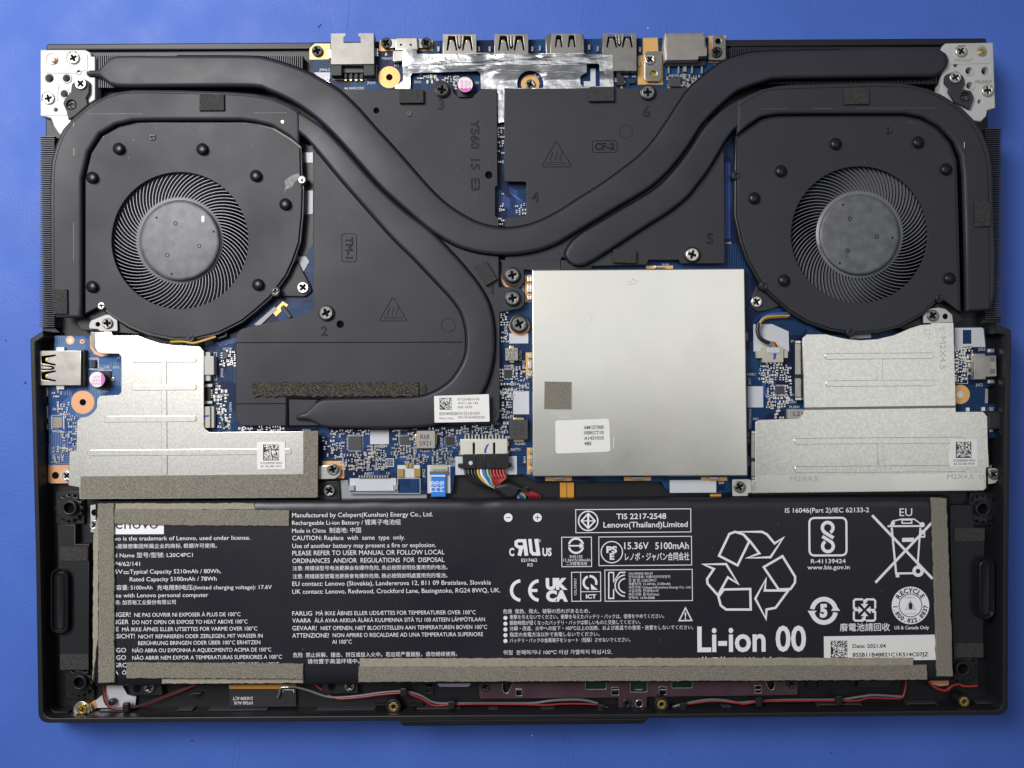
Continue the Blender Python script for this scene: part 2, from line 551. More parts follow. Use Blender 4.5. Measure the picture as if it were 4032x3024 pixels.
def board_material(name, dark, light, line):
    """solder mask: copper pours show lighter, hair thin traces run at right angles"""
    m = bpy.data.materials.new(name)
    m.use_nodes = True
    nt = m.node_tree
    b = nt.nodes["Principled BSDF"]
    b.inputs["Roughness"].default_value = 0.42
    b.inputs["Specular IOR Level"].default_value = 0.22
    b.inputs["Coat Weight"].default_value = 0.0
    b.inputs["Coat Roughness"].default_value = 0.2
    tc = nt.nodes.new("ShaderNodeTexCoord")
    vor = nt.nodes.new("ShaderNodeTexVoronoi")
    vor.distance = 'CHEBYCHEV'
    vor.inputs["Scale"].default_value = 95
    nt.links.new(tc.outputs["Object"], vor.inputs["Vector"])
    r1 = nt.nodes.new("ShaderNodeValToRGB")
    r1.color_ramp.interpolation = 'CONSTANT'
    r1.color_ramp.elements[0].color = (*dark, 1)
    r1.color_ramp.elements[1].position = 0.52
    r1.color_ramp.elements[1].color = (*light, 1)
    nt.links.new(vor.outputs["Color"], r1.inputs["Fac"])
    # traces: each cell carries straight parallel lines, level, upright or slanting
    cell = nt.nodes.new("ShaderNodeTexVoronoi")
    cell.distance = 'CHEBYCHEV'
    cell.inputs["Scale"].default_value = 150
    nt.links.new(tc.outputs["Object"], cell.inputs["Vector"])
    sc = nt.nodes.new("ShaderNodeSeparateColor")
    nt.links.new(cell.outputs["Color"], sc.inputs["Color"])
    sp = nt.nodes.new("ShaderNodeSeparateXYZ")
    nt.links.new(tc.outputs["Object"], sp.inputs["Vector"])
    def mth(op, a, b2=None, v=None):
        n = nt.nodes.new("ShaderNodeMath"); n.operation = op
        nt.links.new(a, n.inputs[0])
        if b2 is not None: nt.links.new(b2, n.inputs[1])
        if v is not None: n.inputs[1].default_value = v
        return n.outputs[0]
    diag = mth('ADD', sp.outputs["X"], sp.outputs["Y"])
    pick = nt.nodes.new("ShaderNodeMix"); pick.data_type = 'FLOAT'
    nt.links.new(mth('GREATER_THAN', sc.outputs["Red"], v=0.45), pick.inputs["Factor"])
    nt.links.new(sp.outputs["X"], pick.inputs["A"]); nt.links.new(sp.outputs["Y"], pick.inputs["B"])
    pick2 = nt.nodes.new("ShaderNodeMix"); pick2.data_type = 'FLOAT'
    nt.links.new(mth('GREATER_THAN', sc.outputs["Red"], v=0.75), pick2.inputs["Factor"])
    nt.links.new(pick.outputs["Result"], pick2.inputs["A"]); nt.links.new(diag, pick2.inputs["B"])
    fr = mth('FRACT', mth('MULTIPLY', pick2.outputs["Result"], v=1500.0))
    on = mth('GREATER_THAN', fr, v=0.70)
    mul_out = mth('MULTIPLY', on, mth('GREATER_THAN', sc.outputs["Green"], v=0.52))
    mix = nt.nodes.new("ShaderNodeMix"); mix.data_type = 'RGBA'
    mix.inputs["B"].default_value = (*line, 1)
    nt.links.new(mul_out, mix.inputs["Factor"])
    nt.links.new(r1.outputs["Color"], mix.inputs["A"])
    nt.links.new(mix.outputs["Result"], b.inputs["Base Color"])
    return m

M.board = board_material("blue solder mask", (0.0025, 0.010, 0.050), (0.004, 0.030, 0.095), (0.018, 0.075, 0.19))
M.board_io = board_material("blue striped solder mask with painted sheen", (0.018, 0.060, 0.21), (0.045, 0.120, 0.300), (0.20, 0.28, 0.40))  # paler than the main board: reflected light painted into the colour

# ------------------------------------------------------------------ the mat
def build_mat():
    n = 120
    v = []; f = []
    W, H = 620.0, 480.0
    creases = [(-85.0, 0.5), (-92.0, 0.3), (-12.0, 0.5), (-18.0, 0.35), (24.0, 0.4)]
    for j in range(n + 1):
        for i in range(n + 1):
            x = -W / 2 + W * i / n; y = -H / 2 + H * j / n
            v.append((x, y, 0.0))
    for j in range(n):
        for i in range(n):
            a = j * (n + 1) + i
            f.append((a, a + 1, a + n + 2, a + n + 1))
    o = link("ground_mat", raw(v, f, M.mat_blue), None)
    o["kind"] = "structure"
    o["label"] = "blue leathery work mat under the opened laptop"
    o["category"] = "mat"
    return o
ground = build_mat()

# soft creases pressed into the mat and crumbs of dirt on it
bag = Bag()
def crease(x, y0, y1, seed):
    rnd = random.Random(seed)
    pts = []
    k = 0
    yy = y0
    while yy < y1:
        pts.append((x + rnd.uniform(-4, 4) + 6 * math.sin(k * 0.6), yy))
        yy += 22; k += 1
    return pts
CREASES = [(920, 2855, 3120, 1), (938, 2870, 3120, 2), (2212, 2870, 3120, 3), (2234, 2862, 3120, 4), (2246, 2900, 3120, 5),
           (1372, -60, 120, 6), (2292, -60, 120, 7)]
for x, y0, y1, sd in CREASES:
    q = [(a, b, -0.12) for a, b in crease(x, y0, y1, sd)]
    o = tube("crease", q, 0.22, M.mat_blue, ground)
rnd = random.Random(3)
specks = [(1255, 105, 6), (1262, 99, 5), (756, 2917, 6), (2637, 2961, 3), (3273, 2963, 4), (98, 1508, 6), (22, 1340, 4)]
sb = Bag()
for x, y, r in specks:
    pts = [(x + r * rnd.uniform(0.5, 1.1) * math.cos(a), y + r * rnd.uniform(0.4, 1.0) * math.sin(a)) for a in [k * math.pi / 4 for k in range(8)]]
    sb.sheet(pts, 0.12, 0)
for x, y, r in [(2095, 2896, 3), (2551, 110, 3)]:
    pts = [(x + r * math.cos(a), y + r * math.sin(a)) for a in [k * math.pi / 4 for k in range(8)]]
    sb.sheet(pts, 0.12, 1)
o = sb.build("dirt_specks", [M.pad, M.white], ground)
o["kind"] = "stuff"

# ------------------------------------------------------------------ the laptop
laptop = empty("laptop", None, "opened black laptop lying upside down on a blue mat, battery, fans and heat pipes bare")
laptop["category"] = "laptop"

# z levels (mm above the mat)
Z_FLOOR, Z_BOARD, Z_PLATE, Z_RIM = 11.5, 14.0, 17.0, 20.0
Z_FAN, Z_BAND, Z_BATT = 18.2, 19.8, 18.5

# lid (closed, underneath) and case
slab("lid", [(186, 190, 20), (3880, 166, 20), (3890, 1300), (3940, 1330), (3930, 2760, 40), (190, 2790, 40), (160, 1330), (180, 1300)],
     0.02, 6.0, M.case, laptop, bev=0.8)
case_outline = [(182, 200), (3878, 178), (3925, 1274), (3983, 1301), (3979, 1600), (3972, 2200), (3970, 2816, 42), (2548, 2829),
                (2530, 2850), (1590, 2859), (1570, 2839), (150, 2848, 46), (140, 2200), (118, 1335), (168, 1302)]
case = slab("base_case", case_outline, 6.2, Z_FLOOR, M.case, laptop, bev=0.5,
            label="black plastic base case with raised rim and ribs along its front edge")
# rim: outer wall of the lower half, open at the top
rim_in = [(3925, 1312), (3962, 1320), (3958, 1600), (3951, 2200), (3948, 2796, 36), (2540, 2812), (1585, 2818), (170, 2828, 40),
          (158, 2200), (138, 1348), (172, 1325)]
rim = [(3925, 1274), (3983, 1301), (3979, 1600), (3972, 2200), (3970, 2816, 42), (2552, 2829), (1570, 2839), (150, 2848, 46),
       (140, 2200), (118, 1335), (168, 1302)]
slab("rim", rim + list(reversed(rim_in)), Z_FLOOR + 0.02, Z_RIM, M.case_grey, case, bev=0.35)
slab("front_lip", [(1566, 2836), (1588, 2860), (2532, 2851), (2554, 2828)], 9.0, 18.6, M.case, case, bev=0.5)
# rear bar behind the ports, lower than the rim
slab("rear_bar", [(182, 172, 12), (3884, 149, 12), (3888, 176), (180, 197)], 6.4, 13.2, M.case_grey, case, bev=0.5)
# side strip inside the left and right walls
slab("inner_ledge", [(145, 1345), (186, 1340), (196, 2790), (172, 2815), (160, 2200)], Z_FLOOR + 0.03, 13.0, M.case, case, bev=0.2)
slab("inner_ledge", [(3930, 1318), (3955, 1322), (3946, 2790), (3915, 2790)], Z_FLOOR + 0.03, 13.0, M.case, case, bev=0.2)
for y0, y1 in ((2268, 2350), (2472, 2553), (1560, 1590), (1650, 1664), (1740, 1768), (1800, 1830)):
    slab("clip_rib", rect(160, y0, 178, y1, tilt=False), 13.0, 15.5, M.case_grey, case, bev=0.2)
for y0, y1 in ((2232, 2300), (2432, 2515), (1400, 1425), (1735, 1760)):
    slab("clip_rib", rect(3938, y0, 3952, y1, tilt=False), 13.0, 15.5, M.case_grey, case, bev=0.2)
slab("corner_rib", [(196, 2785), (212, 2802), (268, 2803), (268, 2808), (208, 2808), (190, 2790)], 13.0, 16.0, M.case_grey, case, bev=0.2)

# ribs along the front edge: a bar with short cross ribs
def rib_bar(x0, x1, y, xs, h=15):
    sl = -math.tan(TILT)
    slab("rib", [(x0, y), (x1, y + (x1 - x0) * sl), (x1, y + 4 + (x1 - x0) * sl), (x0, y + 4)], Z_FLOOR, h, M.rib, case, bev=0.15)
    for x in xs:
        yy = y + (x - x0) * sl
        slab("rib", [(x - 3, yy + 4), (x + 4, yy + 4), (x + 4, yy + 34), (x - 3, yy + 34)], Z_FLOOR, h - 0.3, M.rib, case, bev=0.15)
rib_bar(391, 514, 2799, (393, 450, 511))
rib_bar(697, 756, 2796, (700, 754))
rib_bar(820, 1050, 2796, (824, 882, 935, 988, 1046))
rib_bar(1246, 1476, 2794, (1250, 1308, 1362, 1420, 1474))
rib_bar(1640, 1812, 2790, (1641, 1696, 1752, 1810))
rib_bar(1923, 1960, 2791, (1924, 1958))
rib_bar(2130, 2184, 2791, (2131, 2182))
rib_bar(2686, 2714, 2787, (2688, 2712))
rib_bar(2842, 2880, 2782, (2843, 2878))
rib_bar(3220, 3395, 2774, (3221, 3300, 3392))
rib_bar(3575, 3690, 2770, (3576, 3688))
rib_bar(3850, 3920, 2768, (3851,))
for x, y in ((614, 2826), (632, 2826), (1140, 2820), (1158, 2820), (1822, 2816), (1842, 2816), (3480, 2798), (3500, 2797)):
    slab("snap_tooth", rect(x - 8, y - 5, x + 8, y + 6), Z_FLOOR, 15.2, M.rib, case, bev=0.3)
slab("slot_frame", rect(1672, 2690, 1706, 2733, 4), Z_FLOOR, 12.6, M.case_grey, case,
     holes=[rect(1677, 2690.5, 1701, 2706, 2), rect(1677, 2712, 1701, 2728, 2)], bev=0.1)
slab("vent_block", [(738, 2740), (760, 2728), (794, 2728), (770, 2746)], Z_FLOOR, 13.4, M.case, case, bev=0.2)
slab("round_socket", circ(3203, 2698, 26), Z_FLOOR, 12.4, M.case_grey, case, holes=[circ(3203, 2698, 22)])
slab("grey_block", [(3380, 2680), (3505, 2678), (3508, 2706), (3376, 2708)], Z_FLOOR, 13.0, M.case_grey, case, bev=0.2)

# ------------------------------------------------------------------ screws
def cross(r, arm=0.62, w=0.15):
    a, b = r * arm, r * w
    return [(-b, -a), (b, -a), (b, -b), (a, -b), (a, b), (b, b), (b, a), (-b, a), (-b, b), (-a, b), (-a, -b), (-b, -b)]

_screws = {}
def screw(x, y, r, z, material, parent, base=None, name="screw", turn=None, head=0.9):
    """countersunk cross-head screw, r in photo pixels, z = top of the head"""
    key = (round(r), material.name, head)
    if key not in _screws:
        R = r * 0.0945
        me = slab_mesh([[(R * math.cos(t * math.tau / 32), R * math.sin(t * math.tau / 32)) for t in range(32)], cross(R)],
                       -head, 0.0, min(0.3, R * 0.16), 2)
        me.materials.append(material)
        me.materials.append(M.hole)
        import bmesh
        bm = bmesh.new(); bm.from_mesh(me)
        vs = [bm.verts.new((0.0007 * R * math.cos(t * math.tau / 12), 0.0007 * R * math.sin(t * math.tau / 12), -0.0006)) for t in range(12)]
        fc = bm.faces.new(vs); fc.material_index = 1
        bm.to_mesh(me); bm.free()
        for p in me.polygons:
            p.use_smooth = True
        me.set_sharp_from_angle(angle=math.radians(40))
        _screws[key] = me
    X, Y = P(x, y, z)
    o = link(name, _screws[key], parent, (X / 1000, Y / 1000, z / 1000))
    o.rotation_euler.z = turn if turn is not None else random.uniform(0, 1.5)
    return o

def disc(name, x, y, r, z0, z1, material, parent, bev=0.15, hole=0, n=32):
    return slab(name, circ(x, y, r, n), z0, z1, material, parent, holes=[circ(x, y, hole, n)] if hole else (), bev=bev)

# ------------------------------------------------------------------ hinge brackets
def hinge(outline, side):
    o = slab("hinge_bracket", outline[0], 13.0, 17.6, M.plate_white, laptop, holes=outline[1], bev=0.35,
             label="white metal hinge bracket in the %s rear corner" % side)
    return o
hl = hinge(([(158, 195, 5), (335, 195, 16), (357, 207), (359, 221, 4), (374, 222, 4), (374, 278), (352, 279, 8), (348, 291, 6), (352, 303, 8),
             (374, 304), (374, 392), (330, 420), (300, 470), (238, 532), (228, 522), (212, 498), (200, 466, 6), (185, 461), (158, 457, 5)],
            [circ(194, 308, 15), circ(262, 308, 14), circ(253, 369, 13), circ(310, 284, 8), circ(220, 432, 7)]), "left")
hr = hinge(([(3723, 170, 8), (3911, 167, 6), (3920, 425, 6), (3888, 434, 5), (3884, 457, 6), (3863, 478), (3800, 470), (3740, 400), (3700, 366),
             (3705, 345, 5), (3710, 285), (3724, 266), (3737, 233, 10), (3714, 208), (3703, 196), (3716, 181)],
            [circ(3764, 256, 8), circ(3816, 279, 14), circ(3881, 279, 15), circ(3819, 337, 13), circ(3859, 400, 8)]), "right")
for par, cs, rv, sc, rings_ in ((hl, [(194, 308, 16), (262, 308, 16), (253, 369, 14), (310, 284, 9), (220, 432, 8)], (206, 233), [(287, 227), (189, 386)],
                                 [(262, 308), (253, 369)]),
                                (hr, [(3764, 256, 9), (3816, 279, 16), (3881, 279, 16), (3819, 337, 14), (3859, 400, 9)], (3868, 202), [(3787, 200), (3891, 355)],
                                 [(3816, 279), (3819, 337)])):
    for x, y, r in cs:
        disc("screw_hole", x, y, r, 13.2, 14.4, M.hole, par, bev=0)
    for x, y in rings_:
        disc("raised_ring", x, y, 20, 17.6, 17.9, M.plate_white, par, hole=14)
    disc("rivet", rv[0], rv[1], 20, 17.5, 18.0, M.screw, par, bev=0.2)
    disc("rivet", rv[0], rv[1], 12, 18.0, 19.0, M.brass, par, bev=0.6)
    for x, y in sc:
        screw(x, y, 23, 18.5, M.screw, par)
# raised panels stamped on the brackets
slab("stamped_panel", [(166, 203, 8), (333, 203, 12), (344, 215), (344, 275), (300, 288), (200, 288, 12), (166, 280, 10)], 17.55, 17.75, M.plate_white, hl,
     holes=[circ(206, 233, 24), circ(287, 227, 26), circ(310, 284, 9)], bev=0.08)
slab("stamped_panel", [(166, 330, 10), (230, 330), (226, 400), (266, 440), (262, 455), (166, 455, 10), (162, 420)], 17.55, 17.75, M.plate_white, hl,
     holes=[circ(189, 386, 26), circ(220, 432, 8)], bev=0.08)
slab("stamped_panel", [(3728, 178, 8), (3900, 176, 10), (3904, 250, 12), (3740, 253), (3748, 230), (3730, 205)], 17.55, 17.75, M.plate_white, hr,
     holes=[circ(3868, 202, 24), circ(3787, 200, 26)], bev=0.08)
eb = Bag()
text(eb, "M2.5XL7", 270, 263, 334, 11, 17.82, 0)
text(eb, "M2.5XL7", 168, 348, 234, 11, 17.82, 0)
eb.build("stamped_lettering", [M.stamp], hl, kind="stuff")
eb = Bag()
text(eb, "M2.5XL7", 3762, 242, 3828, 11, 17.82, 0)
text(eb, "M2.5XL7", 3840, 327, 3905, 11, 17.82, 0)
eb.build("stamped_lettering", [M.stamp], hr, kind="stuff")
# black locking tabs screwed to the brackets
slab("locking_tab", [(316, 305, 24), (352, 320, 20), (350, 365, 12), (338, 385, 12), (345, 412), (290, 460), (268, 470), (262, 440), (246, 405, 20),
                     (262, 378, 12), (278, 362), (282, 330, 14)], 17.8, 19.0, M.sink, hl, holes=[circ(280, 412, 19)], bev=0.3)
slab("locking_tab", [(3764, 278, 24), (3795, 300, 18), (3800, 325, 8), (3790, 350), (3826, 358, 20), (3836, 385, 18), (3820, 430), (3760, 400), (3735, 360),
                     (3738, 345, 6), (3720, 325, 10), (3722, 295, 18)], 17.8, 19.0, M.sink, hr, holes=[circ(3802, 382, 20)], bev=0.3)
screw(316, 328, 23, 19.8, M.screw, hl)
screw(3764, 303, 23, 19.8, M.screw, hr)
screw(280, 412, 18, 18.2, M.screw_black, hl)
screw(3802, 382, 18, 18.2, M.screw_black, hr)

# ------------------------------------------------------------------ cooling fans
def fan(side, cover, cx, cy, turn, studs, screws, hub_marks, holes_extra):
    z = Z_FAN
    o = slab("cooling_fan", cover, z - 0.7, z, M.fan, laptop, holes=[circ(cx, cy, 269, 72)], bev=0.18,
             label="black cooling fan on the %s with many curved blades round a grey hub" % side)
    # housing below the cover, a little wider
    gx = sum(p[0] for p in cover) / len(cover); gy = sum(p[1] for p in cover) / len(cover)
    body = []
    for p in cover:
        d = math.hypot(p[0] - cx, p[1] - cy)
        body.append((cx + (p[0] - cx) * (1 + 12 / d), cy + (p[1] - cy) * (1 + 12 / d)))
    slab("fan_housing", body, 12.2, z - 0.9, M.stud, o, holes=[circ(cx, cy, 300, 60)], bev=0.3)
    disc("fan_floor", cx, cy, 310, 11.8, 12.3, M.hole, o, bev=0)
    # blades: one mesh, shared
    k = mmpx(16.6)
    zb0, zb1 = 13.0, 16.6
    n_b = 83
    sweep = math.radians(27) * turn
    prof = []
    for s in range(9):
        t = s / 8
        r = (158 + (285 - 158) * t) * k
        a = sweep * (t ** 1.15)
        prof.append((r, a))
    v = []; f = []
    th = 0.13
    for r, a in prof:
        for sgn in (-1, 1):
            da = sgn * th / r
            for zz in (zb0, zb1):
                v.append((r * math.cos(a + da), r * math.sin(a + da), zz))
    for s in range(8):
        b = s * 4; c = b + 4
        f += [(b + 1, b + 3, c + 3, c + 1), (b, c, c + 2, b + 2), (b, b + 1, c + 1, c), (b + 2, c + 2, c + 3, b + 3)]
    f += [(0, 2, 3, 1), (32, 33, 35, 34)]
    me = raw(v, f, M.blade)
    X, Y = P(cx, cy, 16.6)
    for i in range(n_b):
        b = link("blade", me, o, (X / 1000, Y / 1000, 0))
        b.rotation_euler.z = i * math.tau / n_b
    # hub: ring that carries the blades, then the raised cap
    K = 64
    rings("hub_ring", [(circ(cx, cy, 174, K), 13.0), (circ(cx, cy, 172, K), 16.4), (circ(cx, cy, 168, K), 16.7), (circ(cx, cy, 120, K), 16.7)],
          M.blade, o)
    hx, hy = P(cx, cy, 16.7)
    hub = rings("hub", [(circ(cx, cy, 160, K), 16.5), (circ(cx, cy, 158, K), 17.9), (circ(cx, cy, 155, K), 18.5), (circ(cx, cy, 150, K), 18.75),
                        (circ(cx, cy, 144, K), 18.85), (circ(cx, cy, 20, K), 18.85)], M.hub, o)
    for x, y, r in hub_marks:
        disc("hub_dimple", x, y, r, 18.8, 18.9, M.chip if r > 6 else M.hole, o, bev=0.02, n=16)
        if r > 6:
            disc("hub_dimple", x, y, r * 0.5, 18.9, 18.94, M.hub, o, bev=0, n=12)
    for x, y in studs:
        K2 = 24
        rings("rubber_stud", [(circ(x, y, 24, K2), z), (circ(x, y, 23, K2), z + 0.7), (circ(x, y, 19, K2), z + 1.4), (circ(x, y, 12, K2), z + 1.8),
                              (circ(x, y, 4, K2), z + 1.95)], M.stud, o)
    for x, y, mm in screws:
        disc("screw_seat", x, y, 19, z - 3.0, z - 0.1, M.case_grey, o)
        screw(x, y, 14, z + 0.35, mm, o, head=0.5)
    return o

left_cover = [(1179, 581), (1136, 548), (1068, 507), (1000, 490), (949, 487), (588, 487), (530, 489), (465, 503), (403, 537), (360, 604), (337, 701),
              (336, 1200), (337, 1233), (380, 1211), (398, 1203, 8), (420, 1218), (452, 1242), (511, 1279), (588, 1310), (678, 1328), (768, 1328), (859, 1306),
              (949, 1261), (1000, 1220), (1059, 1168), (1090, 1127), (1122, 1084), (1149, 1025), (1174, 953), (1185, 845), (1188, 745), (1182, 700)]
lf = fan("left", left_cover, 708, 947, -1,
         [(467, 585), (796, 587), (362, 699), (1007, 692), (1123, 804), (362, 1129), (1016, 1121)],
         [(599, 539, M.screw_black), (1188, 708, M.screw), (1084, 1148, M.screw_grey), (398, 1203, M.screw), (750, 1332, M.screw_black)],
         [(691, 879, 9), (784, 968, 9), (659, 1004, 9), (616, 857, 4), (841, 912, 4), (676, 1079, 4)], [])
right_cover = [(2906, 545), (2950, 515), (3000, 480), (3045, 466), (3100, 463), (3565, 462), (3633, 478), (3692, 516), (3737, 575), (3759, 642), (3764, 850),
               (3775, 1224), (3723, 1184), (3700, 1172, 8), (3678, 1184), (3633, 1229), (3542, 1279), (3452, 1301), (3353, 1306), (3271, 1292), (3181, 1261),
               (3113, 1220), (3045, 1161), (3009, 1122), (2986, 1084), (2949, 1016), (2927, 953), (2913, 890), (2904, 849), (2904, 665)]
rf = fan("right", right_cover, 3384, 924, 1,
         [(3291, 566), (3616, 560), (3075, 673), (3726, 666), (2970, 780), (3088, 1104), (3739, 1096)],
         [(3501, 513, M.screw_black), (2900, 690, M.screw_black), (3009, 1124, M.screw_black), (3700, 1172, M.screw_black), (3350, 1308, M.screw_black)],
         [(3347, 861, 9), (3453, 932, 9), (3339, 987, 9), (3320, 806, 4), (3514, 936, 4), (3307, 1037, 4)], [])
slab("hub_slot", race(799, 862, 12, 26), 18.8, 18.92, M.paper, lf)
slab("hub_slot", race(3447, 825, 12, 26), 18.8, 18.9, M.hub, rf)
# scraped glue on the left fan cover
slab("glue_smear", [(1120, 712), (1150, 690), (1176, 682), (1184, 700), (1165, 712), (1150, 735), (1125, 748), (1118, 765), (1124, 735)], Z_FAN, Z_FAN + 0.08, M.smear, lf)
# mounting ears of the fans
slab("mounting_ear", [(1172, 1030), (1218, 1118, 14), (1228, 1145, 16), (1200, 1168, 14), (1095, 1166), (1090, 1140), (1140, 1070)], 13.2, 15.2, M.sink, lf, bev=0.3)
screw(1192, 1132, 23, 16.0, M.screw, lf)
slab("mounting_ear", [(2978, 1128), (2960, 1170, 20), (2955, 1205, 22), (2985, 1228, 20), (3020, 1222), (3070, 1205), (3040, 1160), (3000, 1120)], 13.2, 15.2, M.sink, rf, bev=0.3)
screw(2980, 1188, 22, 16.0, M.screw, rf)
slab("mounting_ear", [(398, 1215), (300, 1265), (318, 1300), (480, 1312), (560, 1318), (500, 1290), (440, 1245)], 12.5, 15.0, M.case_grey, lf, bev=0.3)
slab("mounting_ear", [(3700, 1185), (3625, 1250), (3540, 1292), (3560, 1300), (3760, 1275), (3800, 1262), (3765, 1225)], 12.5, 15.0, M.case_grey, rf, bev=0.3)
for pts in ([(1182, 600), (1232, 600), (1232, 640), (1182, 640)], [(1190, 752), (1232, 750), (1232, 842), (1186, 845)], [(1170, 1010), (1205, 1010), (1218, 1030), (1192, 1075)]):
    slab("plastic_film", pts, 14.05, 14.3, M.clear, lf)
for pts in ([(1182, 560), (1234, 580), (1232, 960), (1190, 1030), (1176, 960)],):
    slab("plastic_film", pts, 13.7, 14.05, M.case_grey, lf)
slab("plastic_film", [(3355, 1310), (3430, 1308), (3430, 1330), (3345, 1334)], 14.6, 14.9, M.clear, rf)
slab("gold_flex", [(1073, 1229), (1113, 1186), (1134, 1200), (1128, 1209), (1115, 1200), (1105, 1215), (1108, 1224), (1087, 1246)], 14.02, 14.3, M.gold, lf)
slab("black_cable", [(1103, 1208), (1116, 1203), (1150, 1246), (1135, 1255)], 14.3, 14.9, M.case, lf, bev=0.2)
slab("plastic_film", [(1000, 1278), (1080, 1208), (1092, 1216), (1020, 1285)], 14.02, 14.5, M.clear, lf)
tube("fan_cable", [(672, 1346, 17.4), (720, 1345, 18.2), (760, 1351, 18.4), (800, 1342, 18.2), (850, 1326, 17.4)], 0.42, M.yellow, lf)
tube("fan_cable", [(700, 1343, 17.4), (760, 1348, 17.7), (800, 1338, 17.7), (845, 1322, 17.2)], 0.36, M.red, lf)
slab("cable_guide", [(832, 1338), (886, 1318), (886, 1305), (893, 1305), (893, 1325), (836, 1345)], 14, 16, M.case_grey, lf, bev=0.2)

# ------------------------------------------------------------------ heatsink
sink = empty("heatsink", laptop, "black heatsink of flat plates and long flattened heat pipes linking both fans")
ZP = Z_PLATE
# covers over the fin stacks (bands around the fans)
band_l = [(1179, 436), (1136, 407), (1068, 381), (1000, 366), (900, 358), (700, 352), (520, 351), (440, 362), (353, 403), (289, 457), (244, 507), (217, 566),
          (197, 633), (191, 733), (192, 1016), (196, 1180), (205, 1238), (217, 1251), (317, 1250), (319, 1200), (319, 701), (344, 597), (389, 525), (452, 489), (520, 473),
          (588, 471), (949, 471), (1000, 477), (1068, 493), (1136, 534), (1179, 570)]
slab("fin_cover", band_l, ZP + 0.2, Z_BAND, M.fan, sink, bev=1.1, res=3)
band_r = [(2904, 400), (2950, 372), (3000, 350), (3060, 336), (3120, 330), (3300, 326), (3475, 322), (3565, 326), (3655, 346), (3723, 376), (3791, 421), (3836, 466),
          (3873, 520), (3900, 588), (3913, 665), (3918, 850), (3924, 1000), (3922, 1150), (3905, 1222), (3809, 1224), (3802, 900), (3796, 688), (3787, 611), (3759, 552),
          (3701, 493), (3633, 457), (3565, 444), (3068, 446), (3000, 457), (2950, 490), (2904, 529)]
slab("fin_cover", band_r, ZP + 0.2, Z_BAND, M.fan, sink, bev=1.1, res=3)
for pts in ([(1172, 448), (1136, 422), (1068, 396), (1000, 382), (900, 374), (700, 368), (520, 367), (440, 380), (365, 417), (300, 471), (262, 517), (236, 576), (218, 643),
             (213, 733), (213, 1016), (214, 1225)],
            [(2910, 415), (3000, 366), (3060, 352), (3300, 344), (3475, 340), (3565, 344), (3640, 360), (3710, 392), (3775, 436), (3815, 480), (3850, 534), (3875, 598), (3888, 670),
             (3893, 850), (3896, 1218)]):
    tube("crease", [(x, y, Z_BAND - 0.02) for x, y in pts], 0.11, M.groove, sink, n=4)
for x0, x1, y in ((345, 560, 449), (1000, 1130, 445), (3000, 3095, 429), (3197, 3280, 428), (3370, 3687, 426)):
    tube("scratch", [(x0, y, Z_BAND), (x1, y - 1, Z_BAND)], 0.05, M.stamp, sink)
for x, y0, y1 in ((290, 875, 1030), (291, 483, 500), (292, 585, 612), (3797, 560, 582)):
    tube("scratch", [(x, y0, Z_BAND - 0.02), (x, y1, Z_BAND - 0.02)], 0.06 if y1 - y0 > 60 else 0.16, M.stamp, sink)
disc("scratch", 1112, 479, 6, Z_BAND - 0.03, Z_BAND + 0.05, M.brass, sink, n=10)

# flat plates
plate_a = [(1347, 355), (1698, 351), (1706, 327), (1741, 315), (1776, 330), (1787, 366), (1806, 384), (1832, 391), (1861, 384), (1880, 364), (1889, 352),
           (1957, 350, 12), (1959, 731, 4), (1950, 735, 4), (1950, 852, 5), (1963, 856, 3), (1965, 950), (1860, 930), (1700, 860), (1500, 620), (1340, 410)]
pa = slab("heatsink_plate", spline([p[:2] for p in plate_a[:1]], 1)[:0] + plate_a, ZP - 1.0, ZP, M.sink, sink,
          holes=[circ(1482, 435, 11), circ(1925, 689, 14)], bev=0.2)
plate_b = [(1986, 349, 12), (2711, 346, 6), (2735, 372), (2800, 500), (2840, 560), (2851, 606, 8), (2854, 1037, 10), (2680, 1037, 5), (2674, 1023, 4), (2554, 1023, 4), (2545, 1042, 4),
           (2339, 1047, 4), (2260, 1050), (2215, 1010), (2209, 1020, 3), (2207, 1026, 3), (1990, 1028), (1990, 860), (2073, 850, 8), (2073, 716, 10), (1986, 714)]
slab("heatsink_plate", plate_b, ZP - 1.0, ZP - 0.02, M.sink, sink, bev=0.2)
plate_c = [(1236, 608, 6), (1260, 600), (1330, 668), (1500, 780), (1700, 920), (1800, 950), (1963, 970), (1964, 1132, 6), (1998, 1130, 20), (2066, 1136, 44), (2066, 1212, 44),
           (1998, 1224, 20), (1967, 1229, 6), (1968, 1672, 46), (1140, 1676), (929, 1676, 40), (929, 1300, 44), (1000, 1283), (1090, 1265), (1212, 1238, 14), (1233, 1212, 18)]
slab("heatsink_plate", plate_c, ZP - 1.0, ZP - 0.04, M.sink, sink, holes=[circ(1340, 1277, 14)], bev=0.2)
# bracket arms under the long pipe
slab("heatsink_plate", [(1968, 1024), (2207, 1022, 4), (2207, 1066), (2100, 1066), (2095, 1064), (2060, 1060, 8), (2066, 1100, 30), (2040, 1128, 30), (1996, 1124, 24), (1976, 1090, 20), (1976, 1034)],
     ZP - 1.1, ZP - 0.1, M.sink, sink, bev=0.2)
slab("heatsink_plate", [(2207, 1024), (2330, 1030), (2330, 1058), (2207, 1060)], ZP - 1.6, ZP - 0.5, M.sink, sink, bev=0.2)
disc("plate_boss", 2061, 1041, 19, ZP - 0.1, ZP + 0.05, M.sink, sink, bev=0.1)
for x, y in ((1482, 435), (1925, 689), (1340, 1277)):
    disc("plate_hole", x, y, 14, ZP - 1.8, ZP - 1.1, M.hole, sink, bev=0)
disc("plate_pin", 1611, 446, 13, ZP, ZP + 0.25, M.stud, sink)
